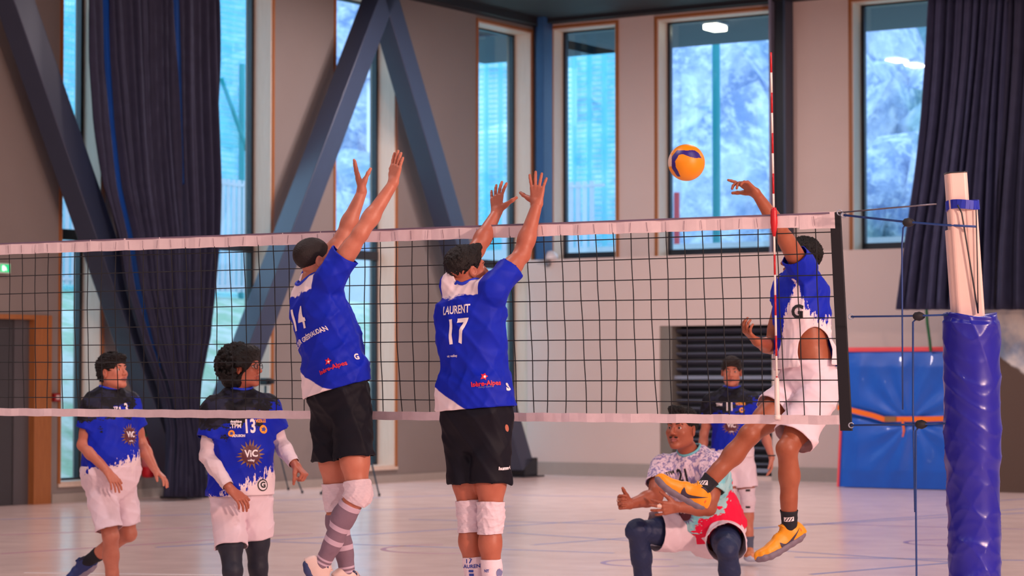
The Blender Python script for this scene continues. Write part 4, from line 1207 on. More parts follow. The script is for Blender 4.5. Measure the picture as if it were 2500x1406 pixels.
def make_hair(B, o, kind, m, h=.004):
    c, fr, g = B['head'], B['hf'], B.get('hg', 1.0); r, f, u = fr; L = lambda x, y, z: c + (r * x + f * y + u * z) * g
    E = lambda p, rr_: Ell(L(*p), fr, A(rr_) * g)
    n1 = f * .752 - u * .659
    rs = np.random.default_rng(3)
    if kind == 'buzz':
        P_ = [(E((0, -.016, .040), (.081, .101, .087)), 0)]; pl = [(L(0, .086, .070), n1)]; dis = wrinkles(4, .0016, 260)
    elif kind == 'short':
        P_ = [(E((0, -.012, .048), (.085, .108, .090)), 0), (Cone(L(-.03, .07, .105), L(.03, .075, .108), .022 * g, .022 * g), .02)]; pl = [(L(0, .092, .074), n1)]; dis = wrinkles(5, .006, 150)
    elif kind == 'mop':
        P_ = [(E((0, -.014, .044), (.090, .112, .096)), 0), (Cone(L(-.035, .078, .085), L(.035, .078, .085), .022 * g, .022 * g), .02), (Cone(L(-.03, -.075, -.02), L(.03, -.075, -.02), .03 * g, .03 * g), .03)]; pl = [(L(0, .100, .060), f * .80 - u * .60)]; dis = wrinkles(6, .009, 120)
    elif kind == 'fringe':
        P_ = [(E((0, -.012, .046), (.086, .106, .092)), 0), (Cone(L(-.045, .070, .085), L(.045, .074, .080), .022 * g, .02 * g), .02)]; pl = [(L(0, .100, .062), n1)]; dis = wrinkles(7, .006, 120)
    elif kind == 'curlyshort':
        P_ = [(E((0, -.020, .042), (.090, .108, .096)), 0)]; pl = [(L(0, .088, .060), n1)]; dis = wrinkles(8, .007, 190)
    elif kind == 'afro':
        P_ = [(E((0, -.034, .046), (.128, .136, .106)), 0), (E((0, -.062, -.045), (.115, .090, .095)), .03), (E((0, .05, .098), (.09, .055, .036)), .03)]
        for k in range(330):
            v = unit(rs.normal(0, 1, 3))
            base = A((0, -.040, .024)) + v * A((.130, .130, .124)) * rs.uniform(.97, 1.08)
            if base[1] > .035 and base[2] < .050: continue
            if base[1] > .0 and base[2] < -.02: continue
            P_.append((E(tuple(base), (rs.uniform(.010, .018),) * 3), .004))
        pl = [(L(0, .112, .070), f * .83 - u * .56)]; dis = wrinkles(9, .004, 260)
    F = fill(P_, h, .02).disp(dis)
    for c_, n_ in pl: F.plane(c_, n_)
    # keep the ears free
    for s in (-1, 1): F.sub(E((s * .088, .004, -.012), (.024, .026, .034)), .006)
    V, Q = F.mesh(); return link('hair', mesh_np('hair', V, Q), m, o, True)

def leg_fwd(hip, kn, an, f):
    m = lerp(hip, an, np.linalg.norm(kn - hip) / (np.linalg.norm(kn - hip) + np.linalg.norm(an - kn))); d = kn - m
    ax = unit(an - hip); q = A(f) - ax * (A(f) @ ax); q = unit(q)
    return unit(d * 6 + q * .15)

def make_body(B, o, skin, h=.0075, hh=.0034, hands=True):
    """one continuous surface: trunk, limbs, head and hands"""
    parts = []
    P_ = []; secs = torso_secs(B, B.get('W', 1), B.get('D', 1), B.get('belly', 0))
    for a, b in zip(secs, secs[1:]): P_.append((Seg(a, b), .02))
    for s in 'LR':
        P_.append((Cone(B['neck'] - unit(B['neck'] - B['pel']) * .03, B['sh' + s], .05, .052), .04))
        P_ += arm_prims(B['sh' + s], B['el' + s], B['wr' + s], B.get('ag', 1))
        fw = B['fw' + s] = leg_fwd(B['hip' + s], B['kn' + s], B['an' + s], B['f'])
        P_ += leg_prims(B['hip' + s], B['kn' + s], B['an' + s], fw, B.get('lg', 1))
        fu = unit(A(B.get('up' + s, (0, 0, 1)))); P_.append((Cone(B['an' + s], B['an' + s] + unit(B['toe' + s]) * .11 - fu * .042, .034, .022), .02)); P_.append((Cone(B['an' + s], B['an' + s] - fu * .03 - unit(B['toe' + s]) * .02, .034, .03), .02))
    P_.append((Cone(B['neck'] - unit(B['neck'] - B['pel']) * .05, B['neck'] + (B['head'] - B['neck']) * .4, .062, .054), .03))
    parts.append(fill(P_, h).mesh())
    make_head(B, o, hh, parts)
    if hands:
        for s, sg in (('L', -1), ('R', 1)):
            H = dict(B['hand' + s]); d, n = H.pop('d'), H.pop('n')
            parts.append(fill(hand_prims(B['wr' + s], d, n, sg, fd=B['wr' + s] - B['el' + s], **H), hh * .85, .012).mesh())
    Vs, Qs, k = [], [], 0
    for V, Q in parts: Vs.append(V); Qs.append(Q + k); k += len(V)
    return link('body', mesh_np('body', np.concatenate(Vs), np.concatenate(Qs)), skin, o, True)

def set_tc(me, B):
    n = len(me.vertices); co = np.empty(n * 3); me.vertices.foreach_get('co', co); co = co.reshape(-1, 3)
    ax = B['neck'] - B['pel']; L = np.linalg.norm(ax); up = ax / L; lat = unit(B['rh'] + B['rs']); lat = unit(lat - up * (lat @ up)); fr = np.cross(up, lat); q = co - B['pel']
    at = me.attributes.new('tc', 'FLOAT_VECTOR', 'POINT'); at.data.foreach_set('vector', np.stack([q @ lat, q @ fr, (q @ up) / L], -1).astype(np.float32).ravel())

def neck_axis(B):
    n = unit(unit(B['head'] - B['hf'][1] * .022 - B['neck']) * .6 + unit(B['neck'] - B['pel']) * .5); return lerp(B['neck'], B['head'], .06), n
def make_shirt(B, o, m, h=.0075, off=.016, hem=-.02, sleeve=.62, sr=.078, wr_amp=.008, wr_f=20, seed=1, flare=.0, hem_n=None, hem_c=None, long_sleeves=False, extra=(), mid=0.0, neck_r=.070, hole=None):
    secs = torso_secs(B, B.get('W', 1), B.get('D', 1), B.get('belly', 0)); up = unit(B['neck'] - B['pel']); P_ = []; caps = []
    S2 = []
    for i, (c, lat, fr, a, b) in enumerate(secs):
        k = off + (flare if i <= 2 else 0) + (mid if i == 3 else 0) - (.004 if i == 6 else 0); S2.append((c, lat, fr, a + k, b + k))
    for a, b in zip(S2, S2[1:]): P_.append((Seg(a, b), .02))
    for s in 'LR':
        sh, el = B['sh' + s], B['el' + s]; d = unit(el - sh)
        P_.append((Cone(B['neck'] - up * .035, sh, .052 + off * .5, .058 + off), .04))
        e = lerp(sh, el, sleeve)
        P_.append((Cut(Cone(sh, e + d * .06, .064 + off * .7, sr), [(e, d)]), .035)); caps.append((e, d, .14))
    for e_ in extra: P_.append(e_)
    F = fill(P_, h, .05)
    F.disp(wrinkles(seed, wr_amp, wr_f, n=6))
    # cut the sleeves again so that wrinkles leave a clean edge
    hc = B['pel'] + (B['neck'] - B['pel']) * hem if hem_c is None else A(hem_c); hn = -up if hem_n is None else unit(hem_n)
    F.plane(hc, hn); caps.append((hc, hn, .6))
    V, Q = F.mesh(); V, Q = drop_caps(V, Q, caps, h)
    nc, nn = neck_axis(B); c_ = V[Q].mean(1) - nc; t_ = c_ @ nn; rad_ = np.linalg.norm(c_ - t_[:, None] * nn, axis=1)
    Q = Q[~((rad_ < neck_r) & (t_ > -.06))]
    if hole is not None: Q = Q[~hole(V[Q].mean(1))]
    ids, inv = np.unique(Q, return_inverse=True); V, Q = smooth_rim(V[ids], inv.reshape(-1, 4), 14)
    ob = link('shirt', mesh_np('shirt', V, Q), m, o, True); set_tc(ob.data, B)
    so = ob.modifiers.new('cloth_thickness', 'SOLIDIFY'); so.thickness = .003; so.offset = -1
    return ob
def make_shorts(B, o, m, h=.0078, off=.020, waist=.10, length=.72, r0=.108, r1=.112, amp=.009, f=16, seed=2):
    secs = torso_secs(B, B.get('W', 1), B.get('D', 1), B.get('belly', 0)); up = unit(B['neck'] - B['pel']); P_ = []; caps = []
    lo = [(c, lat, fr, a + off * .8, b + off) for c, lat, fr, a, b in secs[:3]]
    wc = B['pel'] + (B['neck'] - B['pel']) * waist; sit = B.get('sit', False)
    for a, b in zip(lo, lo[1:]): P_.append((Cut(Seg(a, b), [(wc, up)]) if sit else Seg(a, b), .03))
    for s in 'LR':
        hip, kn = B['hip' + s], B['kn' + s]; d = unit(kn - hip); L = length[s] if isinstance(length, dict) else length; e = lerp(hip, kn, L)
        P_.append((Cut(Cone(hip, e + d * .08, r0, r1), [(e, d)]), .012)); caps.append((e, d, .2))
    F = fill(P_, h, .05).disp(wrinkles(seed, amp, f, n=6))
    if not sit: F.plane(wc, up)
    caps.append((wc, up, .2 if sit else .4))
    V, Q = F.mesh(); V, Q = drop_caps(V, Q, caps, h)
    ob = link('shorts', mesh_np('shorts', V, Q), m, o, True); set_tc(ob.data, B)
    so = ob.modifiers.new('cloth_thickness', 'SOLIDIFY'); so.thickness = .003; so.offset = -1
    return ob
def band_on_leg(name, B, s, t0, t1, off, m, o, h=.005, amp=.002, seg='shank', seed=5, pad=0.0, f=60):
    """a tube of cloth round a leg: knee pad, sleeve, sock, legging; t: 0 hip, 1 knee, 2 ankle"""
    hip, kn, an = B['hip' + s], B['kn' + s], B['an' + s]; fw = B['fw' + s]
    P_ = [(type(p)(p.a, p.b, p.r1 + off, p.r2 + off, p.flat), k) for p, k in leg_prims(hip, kn, an, fw, B.get('lg', 1))]
    if pad: P_.append((Ell(kn + fw * .030, (fw, unit(np.cross(fw, kn - hip)), unit(np.cross(unit(np.cross(fw, kn - hip)), fw))), (.032 + pad, .052, .078)), .02))
    at_ = lambda t: lerp(hip, kn, t) if t <= 1 else lerp(kn, an, t - 1)
    dr = lambda t: unit(kn - hip) if t < 1 else unit(an - kn)
    lo = np.minimum(np.minimum(at_(t0), at_(t1)), kn if t0 < 1 < t1 else at_(t0)) - .13; hi = np.maximum(np.maximum(at_(t0), at_(t1)), kn if t0 < 1 < t1 else at_(t0)) + .13
    F = Field(lo, hi, h)
    for p, k in P_: F.add(p, k)
    F.disp(wrinkles(seed, amp, f, n=4))
    caps = []
    F.plane(at_(t0), -dr(t0)); caps.append((at_(t0), -dr(t0), .2)); F.plane(at_(t1), dr(t1)); caps.append((at_(t1), dr(t1), .2))
    V, Q = F.mesh(); V, Q = drop_caps(V, Q, caps, h)
    ob = link(name, mesh_np(name, V, Q), m, o, True)
    d = an - kn; at = ob.data.attributes.new('leg', 'FLOAT', 'POINT'); at.data.foreach_set('value', (((V - kn) @ d) / (d @ d)).astype(np.float32))
    return ob
def band_on_arm(name, B, s, t0, t1, off, m, o, h=.005, amp=.003, seed=5):
    sh, el, wr = B['sh' + s], B['el' + s], B['wr' + s]
    P_ = [(Cone(p.a, p.b, p.r1 + off, p.r2 + off), k) for p, k in arm_prims(sh, el, wr, B.get('ag', 1))]
    at_ = lambda t: lerp(sh, el, t) if t <= 1 else lerp(el, wr, t - 1)
    dr = lambda t: unit(el - sh) if t < 1 else unit(wr - el)
    F = fill(P_, h, .03).disp(wrinkles(seed, amp, 50, n=4)); caps = [(at_(t0), -dr(t0), .15), (at_(t1), dr(t1), .12)]
    for c_, n_, _ in caps: F.plane(c_, n_)
    V, Q = F.mesh(); V, Q = drop_caps(V, Q, caps, h); return link(name, mesh_np(name, V, Q), m, o, True)
def make_collar(B, o, m, r=.072, name='collar', tilt=0.0):
    c, n = neck_axis(B); sh_ob = [q for q in o.children if q.name.startswith('shirt')][-1]; tree = bvh_of(sh_ob)
    lat = unit(B['rs'] - n * (B['rs'] @ n)); fr = np.cross(n, lat)
    pts = []
    for a in np.linspace(0, 2 * math.pi, 33)[:-1]:
        p = Vector(c + lat * (r * math.cos(a)) + fr * (r * math.sin(a))); hit = tree.ray_cast(p + Vector(n) * .1, -Vector(n), .25)[0]
        pts.append(hit if hit is not None else p - Vector(n) * .02)
    hs = [(q - Vector(c)).dot(Vector(n)) for q in pts]; hs = [sum(hs[(i + k) % 32] for k in (-2, -1, 0, 1, 2)) / 5 for i in range(32)]
    pts = [Vector(c + lat * (r * math.cos(a)) + fr * (r * math.sin(a)) + n * (hs[i] + .002)) for i, a in enumerate(np.linspace(0, 2 * math.pi, 33)[:-1])]; pts.append(pts[0])
    return MB().tube(pts, .0085, 8, False).build(name, m, o, True, fix=False)

# ------------------------------------------------------------------ shoes
def make_shoe(o, an, toe, up, c, side, L=.295, sock=True):
    """a shoe: sole, upper, collar, tongue, laces; toe/up are directions"""
    d = unit(toe); u = A(up); u = unit(u - d * (u @ d)); s = np.cross(d, u)        # s: to the shoe's right
    so = empty_part('shoe', o)
    hb = an - u * .075 - d * .055 * 1.0                                             # heel at the ground
    W = lambda x, y, z: hb + d * x * L + s * y + u * z
    # sole: outline swept, slightly curved up at the toe
    P_ = []
    xs = [.02, .12, .28, .45, .62, .78, .90, .97]; hw = [.028, .036, .036, .036, .043, .047, .040, .026]; lift = [.008, 0, 0, 0, .0, .004, .013, .022]; bend = [0, 0, 0, 0, .003, .004, .002, 0]
    for i in range(len(xs) - 1):
        for q in (-1, 1):
            P_.append((Cone(W(xs[i], q * (hw[i] - .016) + bend[i] * side, .016 + lift[i]), W(xs[i + 1], q * (hw[i + 1] - .016) + bend[i + 1] * side, .016 + lift[i + 1]), .020, .020), .012))
        P_.append((Cone(W(xs[i], bend[i] * side, .016 + lift[i]), W(xs[i + 1], bend[i + 1] * side, .016 + lift[i + 1]), .020, .020), .012))
    small('sole', P_, .0042, c['sole'], so)
    U = []
    ys = [.034, .037, .036, .036, .041, .043, .036, .022]; zs = [.075, .085, .080, .072, .056, .044, .036, .03]
    for i in range(len(xs) - 1):
        a = (W(xs[i] + .005, bend[i] * side, .022 + lift[i] + zs[i] * .35), s, u, ys[i], zs[i] * .66 + .004); b = (W(xs[i + 1] - .01, bend[i + 1] * side, .022 + lift[i + 1] + zs[i + 1] * .35), s, u, ys[i + 1], zs[i + 1] * .66 + .004)
        U.append((Seg(a, b), .012))
    F = fill(U, .0045, .02)
    F.add(Cone(W(.17, 0, .06), W(.18, 0, .105), .043, .040), .02)
    F.sub(Cone(W(.16, 0, .098), W(.15, 0, .16), .030, .034), .006)
    F.plane(W(.5, 0, .022), -u)
    V, Q = F.mesh(); up_o = link('upper', mesh_np('upper', V, Q), c['upper'], so, True)
    # collar lining and heel patch
    ring = [Vector(W(.165, 0, .100) + s * (.034 * math.cos(a)) + d * (.040 * math.sin(a)) + u * (.012 * math.cos(2 * a) + .004)) for a in np.linspace(0, 6.2832, 25)]
    MB().tube(ring, .0075, 8, False).build('ankle_collar', c['dark'], so, True, fix=False)
    small('tongue', [(Cone(W(.30, 0, .092), W(.22, 0, .128), .018, .014, (u, 1.8)), .01)], .004, c.get('tongue', c['upper']), so)
    for k in range(5):
        x = .32 + .055 * k; zt = np.interp(x, xs, zs) * .98 + .030 + np.interp(x, xs, lift)
        pts = [Vector(W(x - .01 + (.012 if q else 0), y, zt - .010 * (abs(y) / .02) ** 2)) for q, y in ((0, -.022), (0, -.01), (1, .0), (1, .012), (1, .022))]
        MB().tube(pts, .0036, 6).build('lace', c.get('lace', c['upper']), so, True)
    # loops of the bow
    for q in (-1, 1):
        pts = [Vector(W(.285 + .05 * math.sin(a) * .4, q * .016 * (1 - math.cos(a)) * .8, .118 + .012 * math.sin(a))) for a in np.linspace(0, 6.0, 12)]
        MB().tube(pts, .0033, 6).build('lace_loop', c.get('lace', c['upper']), so, True)
    return so, up_o, (W, d, s, u)
# ------------------------------------------------------------------ prints laid on cloth
def bvh_of(ob):
    me = ob.data; n = len(me.vertices); co = np.empty(n * 3); me.vertices.foreach_get('co', co)
    return BVHTree.FromPolygons([tuple(v) for v in co.reshape(-1, 3)], [tuple(p.vertices) for p in me.polygons])
def text_bm(txt, size, xs=1.0, bold=.0, shear=0.0):
    cu = bpy.data.curves.new('t', 'FONT'); cu.body = txt; cu.size = size; cu.align_x = 'CENTER'; cu.align_y = 'CENTER'; cu.resolution_u = 3; cu.offset = bold; cu.shear = shear
    ob = bpy.data.objects.new('t', cu); COL.objects.link(ob); dg = bpy.context.evaluated_depsgraph_get()
    me = bpy.data.meshes.new_from_object(ob.evaluated_get(dg)); bpy.data.objects.remove(ob)
    bm = bmesh.new(); bm.from_mesh(me); bpy.data.meshes.remove(me); bpy.data.curves.remove(cu)
    for v in bm.verts: v.co.x *= xs
    return bm
def poly_bm(polys):
    bm = bmesh.new()
    for pts in polys: bm.faces.new([bm.verts.new((x, y, 0)) for x, y in pts])
    return bm
def disc(r, n=28, cx=0, cy=0): return [(cx + r * math.cos(2 * math.pi * k / n), cy + r * math.sin(2 * math.pi * k / n)) for k in range(n)]
def star(r0, r1, n, seed=0, cx=0, cy=0):
    rs = random.Random(seed); out = []
    for k in range(n):
        a = 2 * math.pi * k / n; out.append((cx + r1 * rs.uniform(.85, 1.1) * math.cos(a), cy + r1 * rs.uniform(.85, 1.1) * math.sin(a))); a += math.pi / n; out.append((cx + r0 * math.cos(a), cy + r0 * math.sin(a)))
    return out
def rays(r0, r1, n, seed=0):
    rs = random.Random(seed); out = []
    for k in range(n):
        a = 2 * math.pi * k / n; w = math.pi / n * 1.02; q = r1 * rs.uniform(.86, 1.08); s = rs.uniform(-.08, .08)
        out.append([(r0 * math.cos(a - w), r0 * math.sin(a - w)), (r0 * math.cos(a + w), r0 * math.sin(a + w)), (q * math.cos(a + s), q * math.sin(a + s))])
    return out
def decal(name, bm, ob, tree, px, B, m, rot=0.0, lift=.0035, sub=.012, blend=.5, up=None, n=None):
    """lay a flat print on cloth around the point seen at pixel px"""
    hit, nr, _, _ = tree.ray_cast(CAM, ray(*px).normalized())
    if hit is None: print('DECAL missed', name, px); bm.free(); return None
    if nr.dot(ray(*px)) > 0: nr = -nr
    if n is None:
        # average the surface direction over a small neighbourhood
        acc = nr.copy()
        for dx, dy in ((12, 0), (-12, 0), (0, 12), (0, -12)):
            h2, n2, _, _ = tree.ray_cast(CAM, ray(px[0] + dx, px[1] + dy).normalized())
            if h2 is not None: acc += n2 if n2.dot(nr) > 0 else -n2
        n = acc.normalized()
    else: n = Vector(n).normalized()
    uu = Vector(unit(B['neck'] - B['pel'])) if up is None else Vector(up); ey = (uu - n * uu.dot(n)).normalized(); ex = ey.cross(n)
    if rot: c_, s_ = math.cos(rot), math.sin(rot); ex, ey = ex * c_ + ey * s_, ey * c_ - ex * s_
    bmesh.ops.triangulate(bm, faces=bm.faces[:])
    for _ in range(3):
        es = [e for e in bm.edges if e.calc_length() > sub]
        if not es: break
        bmesh.ops.subdivide_edges(bm, edges=es, cuts=1); bmesh.ops.triangulate(bm, faces=bm.faces[:])
    dead = []
    for v in bm.verts:
        p = hit + ex * v.co.x + ey * v.co.y
        h2, n2, _, dist = tree.ray_cast(p + n * .12, -n, .3)
        if h2 is None: dead.append(v); continue
        if n2.dot(n) < 0: n2 = -n2
        v.co = h2 + n2 * lift
    bmesh.ops.delete(bm, geom=dead, context='VERTS')
    me = bpy.data.meshes.new(name); bm.to_mesh(me); bm.free()
    for poly in me.polygons: pass
    return link(name, me, m, ob)

def joints(Yb, spec):
    """pixel joints with depth offsets -> world"""
    return {k: A(P(v[0], v[1], Yb + (v[2] if len(v) > 2 else 0))) for k, v in spec.items()}
def finish(B, f, rs=None, hw=.088):
    B['f'] = unit(f); B['rh'] = unit(np.cross(B['f'], A((0, 0, 1)))); B['rs'] = B['rh'] if rs is None else unit(rs)
    up = unit(B['neck'] - B['pel'])
    for s, q in (('R', 1), ('L', -1)):
        if 'hip' + s not in B: B['hip' + s] = B['pel'] + B['rh'] * hw * q - A((0, 0, .035))
    return B
def report(name, B):
    d = lambda a, b: round(float(np.linalg.norm(B[a] - B[b])), 2)
    print('BONES', name, 'torso', d('pel', 'neck'), 'nk-hd', d('neck', 'head'), 'ua', d('shR', 'elR'), d('shL', 'elL'), 'fa', d('elR', 'wrR'), d('elL', 'wrL'), 'th', d('hipR', 'knR'), d('hipL', 'knL'), 'sk', d('knR', 'anR'), d('knL', 'anL'), 'shw', d('shL', 'shR'))
def person(B, label):
    z = min(B['anL'][2], B['anR'][2]) - .09
    return empty('person', (B['pel'][0], B['pel'][1], max(0, z)), label, 'person')

# ================================================================== THE PLAYERS
def fabric(t, rough=.62):
    t.b.inputs['Roughness'].default_value = rough; t.b.inputs['Specular IOR Level'].default_value = .25
    t.bump(t.noise(t.coord(), 420, 2), .05)
BLUE = (2, 36, 192); BLUE_D = (1, 26, 158); PINKW = (232, 214, 222)
def m_blocker_shirt(thr=.105):
    t = NT('jersey_blue_white'); tc = t.attr('tc'); x, y, z = t.sep(tc)
    base = t.mix(t.noise(t.coord(), 9, 4), lin(BLUE), lin(BLUE_D))
    n = t.noise(tc, 16, 3)
    edge = t.math('ADD', z, t.math('MULTIPLY', x, .95))
    w1 = t.math('SUBTRACT', 1.0, t.step(t.math('ADD', edge, t.math('MULTIPLY', n, .02)), thr, .006))
    w1 = t.math('MULTIPLY', w1, t.math('LESS_THAN', z, .30))
    w2 = t.step(t.math('ADD', z, t.math('MULTIPLY', n, .16)), 1.05, .01)
    w2 = t.math('MULTIPLY', w2, t.math('LESS_THAN', y, .03)); w2 = t.math('MULTIPLY', w2, t.math('LESS_THAN', t.math('ABSOLUTE', x), .115))
    t.base(t.mix(t.math('MAXIMUM', w1, w2), base, lin(PINKW))); fabric(t); return t.m
def m_camo_shirt(name, T=.24, peak=0.0, px=-.12, dark_from=.73, slope=.6):
    t = NT(name); tc = t.attr('tc'); x, y, z = t.sep(tc)
    base = t.mix(t.noise(t.coord(), 9, 4), lin(BLUE), lin(BLUE_D))
    n = t.noise(tc, 11, 4, .6); n2 = t.noise(t.scale(tc, (30, 30, 5)), 1.6, 4, .65); n3 = t.noise(t.scale(tc, (14, 14, 14)), 1, 2)
    n = t.noise(tc, 6, 5, .65)
    dk = t.step(t.math('ADD', t.math('ADD', z, t.math('MULTIPLY', x, .55)), t.math('MULTIPLY', t.math('SUBTRACT', n, .5), 1.1)), dark_from, .012)
    camo = t.mix(t.step(n3, .52, .02), lin((12, 12, 24)), lin((26, 28, 52)))
    c = t.mix(dk, base, camo)
    th = t.math('ADD', t.math('MULTIPLY', t.math('SUBTRACT', n2, .5), .55), t.math('MULTIPLY', t.math('SUBTRACT', t.noise(tc, 40, 3), .5), .10))
    zz = t.math('ADD', t.math('ADD', z, th), t.math('MULTIPLY', x, slope))
    if peak:
        tri = t.math('MAXIMUM', t.math('SUBTRACT', peak, t.math('MULTIPLY', t.math('ABSOLUTE', t.math('SUBTRACT', x, px)), 4.2)), 0.0)
        zz = t.math('SUBTRACT', zz, tri)
    wf = t.math('SUBTRACT', 1.0, t.step(zz, T, .008))
    wf = t.math('MULTIPLY', wf, t.math('GREATER_THAN', t.math('ADD', y, t.math('MULTIPLY', n, .1)), .03 if not peak else -.02))
    t.base(t.mix(wf, c, lin(PINKW))); fabric(t); return t.m
def m_splash_shirt():
    t = NT('jersey_mint_red_splash'); tc = t.attr('tc'); x, y, z = t.sep(tc)
    st = t.noise(t.scale(tc, (34, 34, 6)), 1.5, 4, .6); n = t.noise(tc, 13, 4, .65); n2 = t.noise(tc, 30, 3)
    top = t.mix(t.step(st, .52, .08), lin((226, 206, 222)), lin((138, 128, 176)))
    teal = t.mix(t.step(n, .5, .06), lin((120, 196, 208)), lin((160, 206, 212)))
    tf = t.math('ADD', t.math('MULTIPLY', z, 1.0), t.math('ADD', t.math('MULTIPLY', t.math('SUBTRACT', n, .5), .5), t.math('MULTIPLY', x, 1.5)))
    c = t.mix(t.step(tf, .52, .03), teal, top)
    rf = t.math('ADD', z, t.math('ADD', t.math('MULTIPLY', t.math('SUBTRACT', n, .5), .75), t.math('MULTIPLY', x, 1.35)))
    rf = t.math('ADD', rf, t.math('MULTIPLY', t.math('SUBTRACT', n2, .5), .12))
    c = t.mix(t.math('SUBTRACT', 1.0, t.step(rf, .20, .01)), c, lin((226, 16, 66)))
    t.base(c); fabric(t); return t.m
M_WSHORT = mat('shorts_white', (234, 214, 226), .6, scale=7, bump=.05, bscale=400, spec=.2)
M_BSHORT = mat('shorts_black', (13, 13, 28), .62, scale=7, var=.3, bump=.05, bscale=400, spec=.2)
M_PRINT = mat('print_white', (236, 226, 232), .55, var=.05); M_PRED = mat('print_red', (214, 24, 50), .5); M_PORA = mat('print_orange', (246, 160, 30), .5); M_PBLK = mat('print_black', (18, 18, 26), .5)
M_PMAR = mat('print_maroon', (88, 26, 44), .5); M_PYEL = mat('print_gold', (156, 112, 58), .5, c2=(84, 44, 60), scale=40); M_PBLU = mat('print_blue', (28, 60, 160), .5); M_PGRY = mat('print_grey', (120, 124, 170), .5)
M_KNEE = mat('knee_pad_white', (232, 214, 224), .7, scale=30, c2=(206, 186, 200), bump=.25, bscale=120, stretch=(1, 1, 4))
M_NAVY = mat('leggings_navy', (20, 36, 78), .6, scale=20, bump=.05, bscale=300); M_DLEG = mat('leggings_dark', (22, 26, 46), .6, scale=20, bump=.05, bscale=300)
M_SOCKB = mat('sock_black', (16, 18, 32), .75, bump=.15, bscale=260); M_SOCKW = mat('sock_white', (234, 216, 228), .75, bump=.15, bscale=260)
M_COLB = mat('collar_blue', (8, 50, 200), .6); M_COLT = mat('collar_teal', (110, 190, 205), .6); M_SLV = mat('sleeve_white', (226, 206, 214), .6, scale=8)
M_TAPEF = mat('finger_tape', (236, 196, 178), .6)
SK_LIGHT = skin_mat('skin_light', (192, 120, 98)); SK_MID = skin_mat('skin_mid', (176, 102, 80)); SK_TAN = skin_mat('skin_tan', (158, 88, 60)); SK_DEEP = skin_mat('skin_brown', (160, 88, 64))
HR_DK = hair_mat('hair_dark', (22, 15, 16)); HR_BR = hair_mat('hair_brown', (40, 27, 24)); HR_BK = hair_mat('hair_black', (14, 10, 12)); HR_GR = hair_mat('hair_cropped', (38, 28, 29))
def shoe_set(name, up, sole, dark, tongue=None, lace=None):
    q = dict(upper=mat(name + '_upper', up, .45, bump=.1, bscale=300, c2=tuple(int(v * .9) for v in up)), sole=mat(name + '_sole', sole, .6), dark=mat(name + '_dark', dark, .55))
    q['tongue'] = mat(name + '_tongue', tongue, .6) if tongue else q['upper']; q['lace'] = mat(name + '_lace', lace, .6) if lace else q['upper']; return q
SH_YEL = shoe_set('shoe_yellow', (244, 156, 10), (118, 104, 120), (52, 40, 64), None, (250, 170, 20)); SH_WHT = shoe_set('shoe_white', (234, 206, 200), (48, 60, 110), (40, 44, 90)); SH_NVY = shoe_set('shoe_navy', (28, 52, 120), (150, 140, 160), (24, 28, 60)); SH_ORG = shoe_set('shoe_orange', (226, 140, 96), (190, 200, 224), (60, 50, 80))
Z1 = A((0, 0, 1))
def pr(t): return {k: A(v) for k, v in t.items()}

# ---------------------------------------------------------------- blocker seventeen
B = joints(12.4, dict(pel=(1164, 1016), neck=(1143, 716, .02), head=(1141, 660, .05), shR=(1204, 706, -.08), elR=(1274, 622, .08), wrR=(1311, 500, .14), shL=(1112, 700, .06), elL=(1163, 610, .22), wrL=(1212, 521, .36),
    knL=(1148, 1256, .03), anL=(1163, 1462, .02), knR=(1198, 1260, -.06), anR=(1203, 1468, -.06)))
finish(B, (.55, .83, 0), rs=(.87, -.5, 0)); B['hf'] = frame_head((.84, .42, .22)); B['hg'] = .97; B['toeL'] = A((.35, .5, -.8)); B['toeR'] = A((.35, .5, -.8)); B['W'] = 1.06; B['D'] = 1.06; B['ag'] = 1.02; B['lg'] = 1.0
B['handR'] = dict(d=(.03, .10, 1), n=(.45, .88, 0), curl=.07, spread=.30, thumb=(.45, .85, .1)); B['handL'] = dict(d=(.02, .25, 1), n=(.62, .75, -.2), curl=.10, spread=.30, thumb=(.45, .85, .1))
report('17', B)
o = person(B, 'player with number seventeen on a blue shirt jumping to block, arms raised')
make_body(B, o, SK_MID); make_hair(B, o, 'short', HR_DK)
s = make_shirt(B, o, m_blocker_shirt(), hem=.055, off=.016, seed=11, sleeve=.56, sr=.074, wr_amp=.008, wr_f=17, flare=.022); make_collar(B, o, M_COLB)
make_shorts(B, o, M_BSHORT, length=.66, r0=.106, r1=.104, seed=12, waist=.16)
